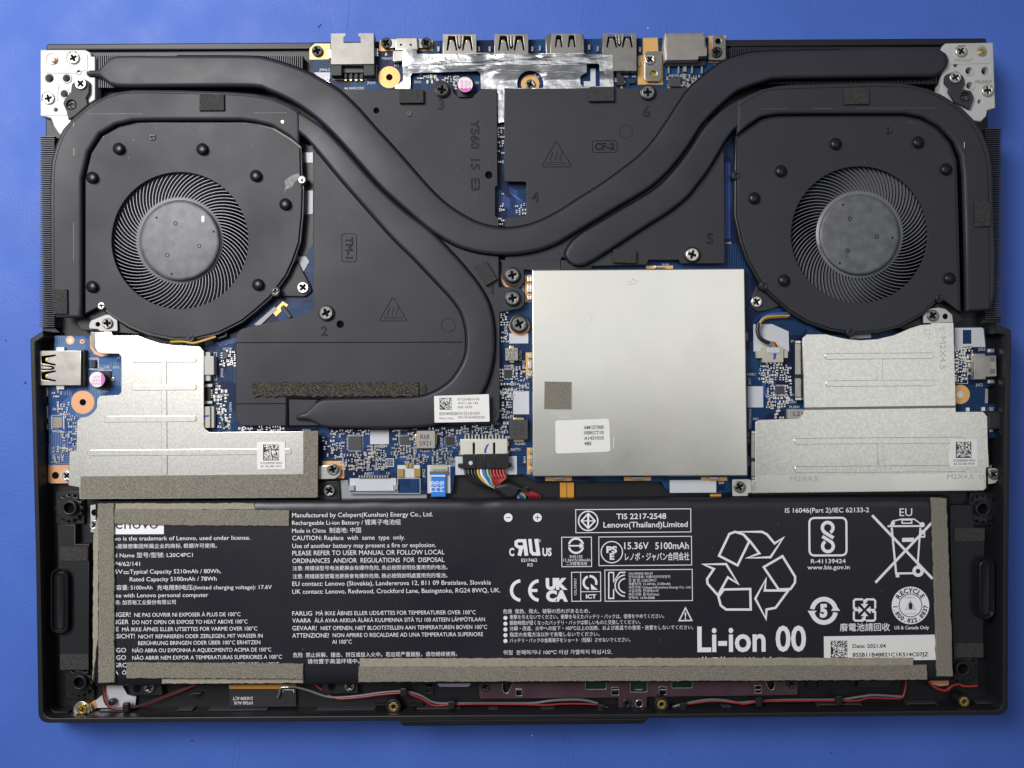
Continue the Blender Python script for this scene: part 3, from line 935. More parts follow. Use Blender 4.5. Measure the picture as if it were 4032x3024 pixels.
# stepped lower region of the left plate
for pts in ([(929, 1349), (1822, 1347)], [(929, 1590), (1124, 1589)], [(1131, 1676), (1131, 1566), (1275, 1567)]):
    tube("seam", [(x, y, ZP - 0.02) for x, y in pts], 0.16 if pts[0][0] != 1131 else 0.75, M.groove, sink, smooth_path=False)
for cx, cy, r in ((2465, 518, 26), (1765, 1280, 27), (1930, 1625, 24)):
    tube("pressed_circle", [(x, y, ZP - 0.02) for x, y in circ(cx, cy, r, 24) + circ(cx, cy, r, 24)[:1]], 0.07, M.groove, sink, smooth_path=False)

# heat pipes, traced by their two edges
P1A = [(345, 281), (393, 277), (434, 236), (475, 222), (700, 222), (1000, 224), (1068, 236), (1136, 256), (1203, 281), (1271, 317), (1339, 358), (1407, 421), (1475, 498), (1542, 570),
       (1633, 674), (1701, 750), (1769, 812), (1859, 867), (1927, 890), (2000, 898), (2090, 883), (2181, 843), (2271, 787), (2362, 730), (2452, 665), (2520, 611), (2574, 552), (2624, 480),
       (2665, 416), (2710, 353), (2769, 299), (2836, 249), (2904, 222), (3000, 205), (3300, 198), (3600, 190), (3678, 191), (3716, 210), (3733, 236)]
P1B = [(345, 298), (384, 299), (429, 328), (475, 346), (700, 346), (1000, 346), (1068, 365), (1136, 394), (1203, 435), (1271, 489), (1339, 557), (1407, 633), (1497, 735), (1588, 818),
       (1678, 895), (1723, 928), (1791, 967), (1859, 990), (1927, 1002), (2000, 1006), (2090, 996), (2181, 967), (2271, 915), (2362, 860), (2452, 806), (2542, 752), (2600, 706), (2656, 647),
       (2710, 575), (2759, 498), (2814, 439), (2859, 398), (2904, 362), (3000, 327), (3060, 314), (3300, 310), (3600, 306), (3678, 303), (3716, 275), (3733, 242)]
loft("heat_pipe", P1A, P1B, ZP - 0.4, 3.0, M.pipe, sink, label="longest heat pipe, running from the left hinge to the right hinge in a deep dip")
P2A = [(1120, 402), (1181, 442), (1271, 500), (1339, 567), (1407, 643), (1497, 742), (1588, 826), (1696, 910), (1769, 982), (1836, 1057), (1895, 1134), (1931, 1206), (1947, 1288), (1948, 1378),
       (1940, 1440), (1920, 1510), (1886, 1570), (1836, 1622), (1769, 1660), (1701, 1677), (1588, 1686), (1407, 1687), (1294, 1685), (1262, 1675), (1235, 1662), (1212, 1654), (1167, 1652)]
P2B = [(1120, 500), (1181, 528), (1235, 579), (1339, 705), (1452, 834), (1542, 935), (1633, 1025), (1723, 1120), (1778, 1179), (1814, 1233), (1832, 1297), (1835, 1356), (1830, 1400), (1809, 1449),
       (1769, 1503), (1705, 1544), (1633, 1562), (1452, 1567), (1316, 1569), (1271, 1572), (1244, 1586), (1217, 1612), (1203, 1623), (1181, 1628), (1167, 1640)]
loft("heat_pipe", P2A, P2B, ZP - 0.4, 2.8, M.pipe, sink, label="heat pipe curling down from the left fan to the white label")
P3A = [(2960, 372), (2900, 397), (2836, 440), (2768, 510), (2716, 590), (2660, 664), (2588, 738), (2500, 795), (2452, 822), (2362, 876), (2294, 916), (2253, 950), (2231, 980), (2225, 1007), (2246, 1036)]
P3B = [(2960, 480), (2900, 505), (2859, 552), (2827, 606), (2787, 672), (2740, 735), (2701, 781), (2633, 836), (2542, 894), (2452, 953), (2384, 998), (2325, 1034), (2300, 1044), (2278, 1047), (2254, 1041)]
loft("heat_pipe", P3A, P3B, ZP - 0.4, 2.8, M.pipe, sink, label="short heat pipe from the right fan ending above the silver shield")

# black tubes paint the shade in the gap between each pipe and its plates
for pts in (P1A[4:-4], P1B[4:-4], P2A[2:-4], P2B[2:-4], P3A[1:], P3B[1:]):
    tube("pipe_gap_shade", [(x, y, ZP - 0.15) for x, y in pts], 0.52, M.groove, sink, n=5)

# fin stacks
def fins(x0, y0, x1, y1, vertical, pitch, z0, z1, gap=0.62):
    b = Bag()
    n = int(((x1 - x0) if vertical else (y1 - y0)) / pitch)
    for i in range(n):
        if vertical:
            xx = x0 + i * pitch
            b.pbox(xx, y0, xx + pitch * (1 - gap), y1, z0, z1 - (0.4 if i % 2 else 0), 0)
        else:
            yy = y0 + i * pitch
            b.pbox(x0, yy, x1, yy + pitch * (1 - gap), z0, z1 - (0.4 if i % 2 else 0), 0)
    o = b.build("fin_stack", [M.fin], sink, kind="stuff")
    return o
fins(372, 216, 1196, 345, True, 8.4, 11.6, 16.2)
fins(2880, 184, 3716, 330, True, 8.4, 11.6, 16.2)
fins(155, 536, 214, 1297, False, 8.4, 11.0, 16.6)
fins(3880, 505, 3944, 1262, False, 8.4, 11.0, 16.6)
for pts in ([(162, 1290), (215, 1290), (235, 1310), (175, 1312)], [(3880, 1240), (3944, 1250), (3940, 1270), (3860, 1275)]):
    slab("fin_end_plate", pts, 10.5, 14.5, M.case_grey, sink, bev=0.3)

# spring screws
def spring_screw(x, y, m=M.screw_grey, r=32):
    disc("screw_collar", x, y, r, ZP - 0.8, ZP + 0.9, M.stud, sink, bev=0.4)
    screw(x, y, r * 0.80, ZP + 1.6, m, sink)
spring_screw(1741, 352, M.screw_black)
spring_screw(2552, 362, M.screw_grey)
spring_screw(2727, 1002, M.screw)
spring_screw(1284, 1232, M.screw_grey)
spring_screw(2018, 1083, M.screw_grey)
spring_screw(2019, 1174, M.screw_grey)
# fabric pads
for pts, par in (([(785, 371), (881, 370), (882, 434), (784, 435)], sink), ([(208, 1141), (263, 1139), (264, 1235), (209, 1236)], sink), ([(3326, 348), (3422, 346), (3423, 409), (3327, 411)], sink),
            ([(3840, 797), (3899, 796), (3900, 891), (3841, 892)], sink)):
    slab("fabric_pad", pts, Z_BAND, Z_BAND + 0.9, M.foam_speaker, par, bev=0.15)
for pts in ([(1572, 351), (1667, 351), (1667, 404), (1572, 405)], [(2320, 342), (2418, 341), (2418, 397), (2320, 398)], [(1866, 1050), (1911, 1025), (1957, 1098), (1913, 1125)],
            [(2416, 981), (2506, 985), (2504, 1036), (2415, 1033)]):
    slab("fabric_pad", pts, ZP, ZP + 1.5, M.pad, sink, bev=0.1)
# torn foam strip
rnd = random.Random(11)
edge_t = [(990 + i * 12, 1505 - i * 0.02 + rnd.uniform(-3, 3)) for i in range(55)]
edge_b = [(1644 - i * 12, 1560 + rnd.uniform(-4, 4)) for i in range(55)]
slab("foam_strip", edge_t + [(1646, 1505), (1648, 1530), (1645, 1558)] + edge_b, ZP - 0.04, ZP + 0.8, M.foam_dark, sink)
slab("foam_strip", [(1650, 1515), (1660, 1510), (1674, 1512), (1677, 1530), (1672, 1545), (1660, 1540), (1656, 1528)], ZP - 0.04, ZP + 0.6, M.foam_dark, sink)

# stamped lettering and warning symbols
for s, x, y, cap in (("3", 1726, 432, 40), ("6", 2533, 461, 42), ("4", 2094, 795, 38), ("5", 2783, 960, 40), ("1", 1936, 1156, 36), ("2", 1265, 1322, 36)):
    outline_text(s, x, y, cap, ZP, M.groove, sink)
outline_text("Y560  15  E3", 1854, 471, 32, ZP, M.groove, sink, rot=-90 + 0.42, x1=1854 + 280)
outline_text("CF-2", 2342, 590, 26, ZP, M.groove, sink, x1=2420)
outline_text("TM-1", 1361, 934, 28, ZP, M.groove, sink, rot=-90 + 0.42, x1=1361 + 84)
def loopline(pts, w=0.10):
    q = fillet(pts)
    tube("embossed_line", [(x, y, ZP) for x, y in q + q[:1]], w, M.groove, sink, smooth_path=False)
loopline(rect(2332, 554, 2430, 600, 12))
loopline(rect(1346, 920, 1404, 1031, 12))
for ax, ay, b0, b1, by in ((2190, 554, 2132, 2252, 657), (1547, 1168, 1493, 1604, 1264)):
    loopline([(ax, ay, 4), (b1, by, 5), (b0, by, 5)])
    sc = (b1 - b0) / 120
    for k in (-1, 0, 1):
        q = [(ax + k * 19 * sc + 4 * math.sin(t * 6.28), ay + (42 + t * 38) * sc, ZP) for t in [i / 8 for i in range(9)]]
        tube("embossed_line", q, 0.09, M.groove, sink)
    loopline([(ax - 36 * sc, by - 16 * sc), (ax + 38 * sc, by - 17 * sc), (ax + 38 * sc, by - 10 * sc), (ax - 36 * sc, by - 9 * sc)], 0.07)

# white data label on the lower pipe
def data_matrix(bag, x0, y0, x1, y1, z, m, n=16, seed=1, rot=TILT):
    rnd = random.Random(seed)
    cx, cy = (x0 + x1) / 2, (y0 + y1) / 2
    c, s = math.cos(rot), math.sin(rot)
    dx, dy = (x1 - x0) / n, (y1 - y0) / n
    for j in range(n):
        for i in range(n):
            on = rnd.random() < 0.5
            if i == 0 or j == n - 1: on = True
            elif j == 0: on = i % 2 == 0
            elif i == n - 1: on = j % 2 == 1
            if on:
                q = [(x0 + i * dx, y0 + j * dy), (x0 + (i + 1) * dx, y0 + j * dy), (x0 + (i + 1) * dx, y0 + (j + 1) * dy), (x0 + i * dx, y0 + (j + 1) * dy)]
                bag.sheet([(cx + (a - cx) * c + (b - cy) * s, cy - (a - cx) * s + (b - cy) * c) for a, b in q], z, m)
zl = ZP + 2.75
slab("white_label", [(1709, 1559, 4), (1925, 1552, 4), (1928, 1660, 4), (1711, 1664, 4)], zl - 0.25, zl, M.paper, sink)
b = Bag()
data_matrix(b, 1731, 1566, 1779, 1613, zl + 0.03, 0, seed=2)
text(b, "AT22H001VV0", 1801, 1577, 1887, 9, zl + 0.03)
text(b, "AVC1 0A 143", 1803, 1592, 1881, 9, zl + 0.03)
text(b, "000 1KF9", 1803, 1608, 1859, 9, zl + 0.03)
text(b, "8SSH40R82847A1SZ1431KF9", 1730, 1635, 1888, 12, zl + 0.03)
text(b, "Made in China", 1730, 1651, 1787, 8, zl + 0.03)
text(b, "FRU PN:5H40S20305", 1805, 1648, 1909, 9, zl + 0.03)
b.build("label_print", [M.ink], sink)

# ------------------------------------------------------------------ circuit board
ZB = Z_BOARD
board_pts = [(1222, 166), (2860, 146, 6), (2862, 300), (2895, 420), (2915, 600), (2920, 880), (3010, 1150), (3250, 1320), (3560, 1306), (3760, 1285), (3880, 1288, 14), (3884, 1370), (3918, 1372, 8), (3925, 1515, 6),
             (3880, 1524), (3878, 1590), (3918, 1592), (3924, 1720, 4), (3880, 1730), (3872, 1930), (2960, 1935), (2832, 1942, 6), (2642, 1942, 12), (2619, 1924, 12), (2604, 1896, 12), (2110, 1896, 10),
             (2060, 1868), (1790, 1872, 8), (1782, 1942, 12), (1378, 1945, 8), (1368, 1880), (1255, 1870), (1255, 1690), (805, 1700), (805, 1340), (960, 1300), (1040, 1180), (1180, 1010), (1226, 900)]
board = slab("circuit_board", board_pts, ZB - 1.0, ZB, M.board, laptop, bev=0.1, label="dark blue main circuit board showing between the heatsink plates")
io_pts = [(214, 1322, 4), (366, 1321), (480, 1390), (480, 1560), (400, 1700), (320, 1800), (320, 1830), (190, 1835), (191, 1520), (214, 1516)]
io = slab("port_board", io_pts, ZB - 1.0, ZB, M.board_io, laptop, bev=0.1, label="striped blue port board along the left wall, its pale sheen painted on")
slab("white_strip", [(170, 1525, 8), (190, 1525), (189, 1692), (170, 1690, 8)], ZB - 1.2, ZB - 0.3, M.plate_white, io)
for y in (1584, 1655):
    slab("white_strip_gap", rect(160, y, 188, y + 14), ZB - 0.3, ZB + 0.3, M.case, io)

def patch(x0, y0, x1, y1, par=board, m=None, cut=None, name="white_patch"):
    pts = rect(x0, y0, x1, y1, 0) if cut is None else cut
    return slab(name, pts, ZB, ZB + 0.06, m or M.white, par)
for q in ((1457, 1687, 1531, 1749), (1377, 1883, 1560, 1933), (1565, 1831, 1653, 1881), (1683, 1831, 1773, 1942), (1793, 1797, 2035, 1869), (2020, 1540, 2083, 1631), (2005, 1312, 2080, 1352),
          (2637, 1890, 2820, 1940), (2944, 1521, 3005, 1604)):
    patch(*q)
patch(0, 0, 0, 0, cut=[(2966, 1277), (3040, 1276), (3105, 1305), (3107, 1383), (2967, 1384)])
slab("white_patch", [(3759, 1291), (3872, 1290, 10), (3880, 1366), (3759, 1366)], ZB, ZB + 0.06, M.white, board, holes=[rect(3791, 1299, 3825, 1354)])
slab("white_patch", [(3759, 1340), (3790, 1340), (3790, 1380), (3759, 1380)], ZB + 0.07, ZB + 0.1, M.white, board)
slab("white_patch", [(2299, 320), (2325, 320), (2325, 270), (2345, 270), (2345, 340), (2299, 340)], ZB, ZB + 0.06, M.white, board)
slab("white_patch", [(1236, 285), (1300, 285), (1300, 300), (1290, 345), (1236, 285)], ZB, ZB + 0.06, M.white, board)
# bare metal pads
for pts, mm, par in (([(1219, 190, 16), (1240, 172), (1300, 172), (1300, 233), (1219, 234)], M.gold, board), ([(1493, 160, 8), (1550, 160), (1548, 200), (1493, 201)], M.gold, board),
                (rect(1652, 160, 1704, 200), M.gold, board), ([(2531, 150), (2590, 148), (2592, 202), (2610, 204), (2610, 333), (2511, 333), (2512, 220), (2531, 218)], M.gold, board),
                ([(2790, 142), (2858, 140), (2858, 245), (2790, 246)], M.gold, board), (rect(1269, 1815, 1355, 1883), M.gold, board), ([(190, 1832), (271, 1830), (271, 1903), (190, 1903, 12)], M.copper, io),
                ([(3882, 1838), (3905, 1830), (3905, 1842), (3884, 1848)], M.copper, board)):
    slab("bare_pad", pts, ZB, ZB + 0.07, mm, par)
slab("copper_edge", [(349, 1322), (354, 1322), (356, 1370), (372, 1394), (400, 1404), (425, 1398), (430, 1393), (380, 1386), (362, 1360), (360, 1322)], ZB, ZB + 0.07, M.copper, io)
def ringpad(x, y, r, h, mm, par, inner=None):
    disc("screw_ring", x, y, r, ZB, ZB + 0.1, mm, par, bev=0.02, hole=h)
    disc("screw_ring_hole", x, y, h * 1.05, ZB - 0.3, ZB + 0.03, inner or M.hole, par, bev=0)
ringpad(1533, 304, 43, 13, M.gold, board)
ringpad(326, 1584, 46, 13, M.copper, io)
ringpad(276, 1340, 17, 9, M.copper, io, M.chrome)
ringpad(323, 1345, 9, 3, M.copper, io)
ringpad(3781, 1553, 38, 13, M.gold, board, M.chrome)
ringpad(2045, 1282, 41, 14, M.copper, board)
ringpad(2018, 1092, 46, 14, M.copper, board)
disc("screw_collar", 2045, 1274, 38, ZB + 0.1, ZB + 2.2, M.stud, board, bev=0.4)
screw(2045, 1276, 28, ZB + 3.0, M.screw_grey, board)
disc("screw_ring", 2088, 330, 36, ZB, ZB + 0.1, M.gold, board, hole=8)
screw(2088, 331, 20, ZB + 1.0, M.screw_dark, board)
screw(1248, 199, 22, ZB + 1.2, M.screw_black, board)
disc("screw_hole", 218, 1872, 14, ZB + 0.07, ZB + 0.12, M.hole, io, bev=0)
disc("washer", 262, 1874, 25, ZB + 0.08, ZB + 0.4, M.plate_white, io)
screw(262, 1874, 20, ZB + 1.2, M.screw, io)

# chips, inductors, connectors
def chip(x0, y0, x1, y1, h=1.0, m=None, name="chip", pins=0, par=board, four=True):
    o = slab(name, rect(x0, y0, x1, y1, 1), ZB, ZB + h, m or M.chip_grey, par, bev=0.08)
    if pins:
        b = Bag()
        for i in range(pins):
            t = (i + 0.5) / pins
            x = x0 + (x1 - x0) * t; y = y0 + (y1 - y0) * t
            if four:
                b.pbox(x - 1.2, y0 - 6, x + 1.2, y0 + 1, ZB, ZB + 0.15); b.pbox(x - 1.2, y1 - 1, x + 1.2, y1 + 6, ZB, ZB + 0.15)
            b.pbox(x0 - 6, y - 1.2, x0 + 1, y + 1.2, ZB, ZB + 0.15); b.pbox(x1 - 1, y - 1.2, x1 + 6, y + 1.2, ZB, ZB + 0.15)
        p = b.build("chip_pins", [M.tin], par)
        p["kind"] = "stuff"
    return o
chip(1371, 1718, 1424, 1772, 0.8, pins=10)
chip(1575, 1718, 1610, 1751, 0.8, pins=6)
chip(1754, 1720, 1790, 1752, 0.8, M.chip, pins=5)
chip(1985, 1456, 2017, 1489, 0.8, M.chip, pins=6)
chip(3056, 1521, 3089, 1553, 0.8, pins=6)
chip(2631, 306, 2680, 340, 0.9)
chip(875, 1386, 895, 1413, 1.0, pins=3, four=False)
chip(869, 1663, 883, 1681, 1.0)
chip(359, 1419, 375, 1447, 1.2, M.chip, par=io)
chip(2430, 298, 2458, 335, 1.2, M.chip)
chip(2478, 312, 2502, 328, 1.2, M.chip)
# inductors with gold feet
for x0, y0, x1, y1, mm, vert in ((1640, 1696, 1714, 1766, M.inductor, False), (2006, 1653, 2079, 1732, M.chip_grey, True), (1990, 1370, 2040, 1420, M.inductor, True), (3103, 1611, 3165, 1650, M.inductor, False)):
    if vert:
        slab("inductor_foot", rect(x0 + 16, y0 - 8, x1 - 16, y1 + 8), ZB, ZB + 0.5, M.brass, board, bev=0.1)
    else:
        slab("inductor_foot", rect(x0 - 6, y0 + 14, x1 + 6, y1 - 14), ZB, ZB + 0.5, M.brass, board, bev=0.1)
    slab("inductor", rect(x0, y0, x1, y1, 4), ZB, ZB + 2.4, mm, board, bev=0.3)
b = Bag()
text(b, "R68", 1655, 1729, 1690, 18, ZB + 2.43, 0)
text(b, "5921", 1651, 1755, 1697, 18, ZB + 2.43, 0)
text(b, "2R2", 2046, 1672, 2088, 18, ZB + 2.43, 1, rot=-90)
text(b, "114", 2020, 1672, 2062, 18, ZB + 2.43, 1, rot=-90)
text(b, "1R0", 1994, 1386, 2035, 11, ZB + 2.43, 2)
text(b, "1J2", 1994, 1401, 2030, 11, ZB + 2.43, 2)
text(b, "0XC", 1998, 1416, 2033, 11, ZB + 2.43, 2)
text(b, "L21", 3124, 1638, 3160, 16, ZB + 2.43, 0)
b.build("inductor_print", [M.chip, M.ink, M.chip_grey], board)

def capacitor(x, y, r, par, side, lines, rot, base):
    slab("capacitor_base", base, ZB, ZB + 0.8, M.chip, par, bev=0.15)
    K = 32
    h = ZB + 4.6
    o = rings("capacitor", [(circ(x, y, r, K), ZB + 0.8), (circ(x, y, r, K), h - 0.5), (circ(x, y, r - 3, K), h), (circ(x, y, r - 5, K), h)], [M.chrome, M.can_white], par, ids=[0, 0, 1, 1])
    b = Bag()
    a0 = math.radians(side)
    seg = [(x + (r - 4) * math.cos(a0 + t), y + (r - 4) * math.sin(a0 + t)) for t in [-1.0 + 2.0 * i / 14 for i in range(15)]]
    b.sheet(seg, h + 0.03, 0)
    for s, dx, dy, w in lines:
        a = math.radians(rot)
        text(b, s, x + dx, y + dy, x + dx + w, 9, h + 0.03, 1, rot=rot, bold=0.01)
    b.build("capacitor_print", [M.magenta, M.magenta], par)
capacitor(1832, 333, 32, board, 90, [("EAA28", -9, 18, 34), ("G220", 7, 18, 34), ("6.3V", 21, 16, 30)], 90, rect(1800, 330, 1866, 382, 4))
capacitor(382, 1494, 33, io, 0, [("EAA38", 12, -22 + 35, 36), ("G220", 12, 0, 32), ("6.3V", 10, -14, 26)], 180, rect(385, 1460, 435, 1530, 4))
slab("solder_lead", race(443, 1494, 14, 18), ZB, ZB + 0.5, M.tin, io, bev=0.2)

# fan and panel connectors
def connector(pts_list, name, par=board):
    first = None
    for pts, z0, z1, mm in pts_list:
        o = slab(name if first is None else "connector_part", pts, ZB + z0, ZB + z1, mm, par, bev=0.15)
        first = first or o
    return first
connector([(rect(3005, 1366, 3085, 1427, 3), 0, 3.0, M.cream), (rect(2980, 1381, 3103, 1410, 3), 0, 2.2, M.cream), (rect(3020, 1368, 3072, 1390, 2), 3.0, 3.3, M.white)], "fan_connector")
connector([(rect(804, 1402, 842, 1476, 3), 0, 3.0, M.grey_conn), (rect(800, 1386, 828, 1500, 3), 0, 2.2, M.grey_conn)], "fan_connector")
connector([(rect(800, 1601, 827, 1685, 3), 0, 2.6, M.cream), (rect(820, 1601, 843, 1685, 3), 0, 1.8, M.grey_conn)], "light_connector")
connector([(rect(800, 1512, 836, 1524, 2), 0, 1.4, M.plate_white), (rect(800, 1579, 836, 1590, 2), 0, 1.4, M.plate_white), (rect(800, 1524, 830, 1579), 0, 0.9, M.ink)], "panel_connector")
b = Bag()
for k in range(4):
    b.pbox(828, 1418 + k * 14, 851, 1423 + k * 14, ZB + 0.2, ZB + 0.7, 0)
    b.pbox(3016 + k * 16, 1424, 3022 + k * 16, 1433, ZB + 0.2, ZB + 0.7, 0)
for k in range(2):
    b.pbox(838, 1632 + k * 14, 850, 1637 + k * 14, ZB + 0.2, ZB + 0.7, 0)
for k in range(5):
    b.pbox(828, 1535 + k * 7, 836, 1538 + k * 7, ZB + 0.1, ZB + 0.6, 0)
b.build("connector_pins", [M.tin], board)["kind"] = "stuff"
slab("ink_mark", [(3046, 1392), (3058, 1392), (3053, 1415), (3045, 1415)], ZB + 3.02, ZB + 3.06, M.ink_blue, board)
slab("ink_mark", [(804, 1636), (822, 1633), (824, 1640), (805, 1644)], ZB + 2.62, ZB + 2.66, M.ink_blue, board)
# right fan cable
tube("fan_cable", [(3105, 1233, 15.5), (3060, 1235, 16), (3025, 1240, 16), (3000, 1255, 16), (2988, 1278, 16.2)], 0.42, M.blue_wire, rf)
tube("fan_cable", [(3108, 1243, 16), (3060, 1244, 16.5), (3020, 1248, 16.5), (2998, 1262, 16.4), (2990, 1280, 16.4)], 0.42, M.yellow, rf)
tube("fan_cable", [(3100, 1248, 15.6), (3050, 1250, 15.9), (3015, 1255, 15.9), (2990, 1275, 15.9)], 0.40, M.brown_wire, rf)
tube("fan_cable_sleeve", [(2986, 1272, 16.2), (2982, 1300, 16.5), (2990, 1328, 16.8), (3010, 1343, 17), (3030, 1350, 17.2)], 0.75, M.black_wire, rf)
for k, mm in enumerate((M.blue_wire, M.yellow, M.brown_wire, M.red)):
    tube("fan_cable", [(3028, 1347 + k, 17.2), (3040 + k * 3, 1352 - k, 17.2), (3030 + k * 11, 1372, 16.8)], 0.32, mm, rf)

# board-edge drive sockets
for x0, y0, x1, y1, nn in ((3130, 1342, 3163, 1575, 52), (2958, 1698, 2978, 1888, 46)):
    slab("drive_socket", rect(x0, y0, x1, y1, 2, tilt=False), ZB, ZB + 2.0, M.chip, board, bev=0.1)
    b = Bag()
    for k in range(nn):
        if 0.56 < k / nn < 0.64:
            continue
        y = y0 + 12 + (y1 - y0 - 24) * k / nn
        b.pbox(x0 + 1, y, x0 + (x1 - x0) * 0.75, y + 2.4, ZB + 2.0, ZB + 2.2, 0)
    for y in (y0, y1 - 9):
        b.pbox(x0 + 2, y, x1 - 2, y + 9, ZB + 2.0, ZB + 2.3, 0)
    b.build("socket_contacts", [M.chrome], board)["kind"] = "stuff"

# service header, coin-cell pads, ribbon connector
slab("service_header", rect(1410, 1872, 1532, 1882), ZB + 0.06, ZB + 0.9, M.chip, board, bev=0.1)
b = Bag()
for k in range(12):
    b.pbox(1412 + k * 10.2, 1872, 1417 + k * 10.2, 1881, ZB + 0.9, ZB + 1.1, 0)
for x0, y0, x1, y1 in ((1374, 1911, 1394, 1931), (1547, 1909, 1566, 1928), (1566, 1846, 1588, 1878), (1630, 1845, 1655, 1877), (1597, 1823, 1608, 1841), (1611, 1823, 1622, 1841)):
    b.pbox(x0, y0, x1, y1, ZB + 0.06, ZB + 1.0, 1 if x1 < 1660 and y1 < 1880 and x0 > 1560 else 0)
b.build("solder_tabs", [M.tin, M.brass], board)
connector([(rect(1694, 1835, 1763, 1856, 2), 0, 1.0, M.cream), (rect(1692, 1854, 1764, 1869, 2), 0, 1.2, M.screw_dark)], "ribbon_connector")
b = Bag()
for k in range(9):
    b.pbox(1704 + k * 6, 1826, 1707 + k * 6, 1837, ZB, ZB + 0.3, 0)
    b.pbox(1704 + k * 6, 1846, 1707 + k * 6, 1857, ZB + 1.0, ZB + 1.3, 0)
b.build("connector_pins", [M.tin], board)["kind"] = "stuff"
ribbon = slab("ribbon_cable", [(1698, 1866), (1754, 1866), (1754, 1955), (1698, 1955)], ZB + 1.25, ZB + 1.5, M.ribbon, laptop, label="short blue ribbon cable with white lettering")
b = Bag()
text(b, "M/B", 1727, 1936, 1769, 17, ZB + 1.53, 0, rot=90)
text(b, "M/B", 1748, 1936, 1790, 17, ZB + 1.53, 0, rot=90)
text(b, "M/B", 1708, 1936, 1750, 17, ZB + 1.53, 0, rot=90)
b.sheet([(1698, 1871), (1754, 1871), (1754, 1876), (1698, 1876)], ZB + 1.53, 0)
b.build("printed_text", [M.print], ribbon)

# battery socket and plug
sock = slab("battery_socket", rect(1812, 1729, 1999, 1792, 4), ZB + 0.06, ZB + 2.6, M.socket, board, holes=[rect(1862, 1744, 1870, 1788, 3), rect(1942, 1744, 1950, 1788, 3)], bev=0.3)
slab("battery_socket_inside", rect(1830, 1735, 1985, 1785), ZB + 0.1, ZB + 1.6, M.hole, board)
b = Bag()
for k in range(12):
    b.pbox(1829 + k * 13.4, 1711, 1835 + k * 13.4, 1731, ZB + 0.06, ZB + 0.7, 0)
for y in (1738, 1775):
    b.pbox(1807, y, 1813, y + 18, ZB + 0.06, ZB + 0.6, 1); b.pbox(1998, y, 2004, y + 18, ZB + 0.06, ZB + 0.6, 1)
b.build("connector_pins", [M.tin, M.brass], board)["kind"] = "stuff"
slab("ink_mark", [(1906, 1783), (1908, 1768), (1916, 1752), (1927, 1746), (1921, 1757), (1915, 1772), (1914, 1784)], ZB + 2.62, ZB + 2.66, M.ink_blue, board)

# small parts: resistors and capacitors too small to count
def passives(name, regions, seed, par=board):
    rnd = random.Random(seed)
    b = Bag()
    for x0, y0, x1, y1, n, s in regions:
        grid = []
        for _ in range(n):
            for _try in range(12):
                x = rnd.uniform(x0, x1); y = rnd.uniform(y0, y1)
                x = round(x / 6) * 6; y = round(y / 7) * 7
                if all(abs(x - a) > s * 1.5 or abs(y - c) > s * 1.5 for a, c in grid):
                    grid.append((x, y)); break
            else:
                continue
            w = s * rnd.choice((0.8, 1.0, 1.0, 1.3)); l = w * 1.9
            h = rnd.uniform(0.25, 0.5)
            body = rnd.choice((2, 2, 3))
            if rnd.random() < 0.5:
                b.pbox(x - l / 2, y - w / 2, x + l / 2, y + w / 2, ZB, ZB + h, body)
                b.pbox(x - l / 2 - 1, y - w / 2 - 0.6, x - l / 4, y + w / 2 + 0.6, ZB, ZB + h + 0.04, 0)
                b.pbox(x + l / 4, y - w / 2 - 0.6, x + l / 2 + 1, y + w / 2 + 0.6, ZB, ZB + h + 0.04, 0)
            else:
                b.pbox(x - w / 2, y - l / 2, x + w / 2, y + l / 2, ZB, ZB + h, body)
                b.pbox(x - w / 2 - 0.6, y - l / 2 - 1, x + w / 2 + 0.6, y - l / 4, ZB, ZB + h + 0.04, 0)
                b.pbox(x - w / 2 - 0.6, y + l / 4, x + w / 2 + 0.6, y + l / 2 + 1, ZB, ZB + h + 0.04, 0)
    o = b.build(name, [M.tin, M.brass, M.ceramic, M.chip], par)
    o["kind"] = "stuff"
    return o
passives("small_components", [(1300, 1690, 1450, 1712, 18, 6), (1270, 1715, 1355, 1800, 20, 6), (1345, 1785, 1470, 1850, 46, 6), (1440, 1755, 1520, 1815, 30, 6), (1540, 1750, 1640, 1800, 34, 6),
                              (1545, 1690, 1570, 1740, 5, 7), (1615, 1690, 1635, 1750, 8, 6), (1640, 1790, 1680, 1825, 16, 6), (1700, 1770, 1775, 1822, 26, 5.5), (1720, 1690, 1800, 1712, 12, 6),
                              (1810, 1680, 1990, 1706, 26, 6), (1480, 1800, 1515, 1850, 10, 6), (1590, 1800, 1630, 1825, 6, 8), (1780, 1690, 1800, 1770, 6, 6), (1680, 1640, 1715, 1690, 4, 9)], 5)
passives("small_components", [(1975, 1300, 2000, 1345, 10, 5), (1972, 1440, 1980, 1500, 5, 5), (2015, 1440, 2075, 1535, 46, 5.5), (1972, 1510, 2015, 1640, 36, 6), (1972, 1545, 2010, 1560, 5, 9), (1985, 1660, 2002, 1725, 6, 8),
                              (1972, 1225, 2000, 1280, 12, 5)], 8)
passives("small_components", [(2995, 1438, 3110, 1500, 60, 5.5), (3020, 1500, 3050, 1610, 34, 6), (3095, 1500, 3118, 1580, 12, 7), (3040, 1560, 3100, 1605, 16, 7), (3050, 1610, 3080, 1645, 6, 8), (3000, 1460, 3030, 1500, 14, 5)], 9)
passives("small_components", [(845, 1520, 880, 1540, 3, 9), (845, 1560, 895, 1580, 5, 9), (855, 1580, 885, 1625, 8, 7), (860, 1630, 905, 1690, 12, 7), (895, 1380, 925, 1440, 16, 5), (870, 1415, 925, 1435, 10, 5), (945, 1682, 990, 1698, 8, 7),
                              (1020, 1680, 1120, 1698, 14, 6)], 10)
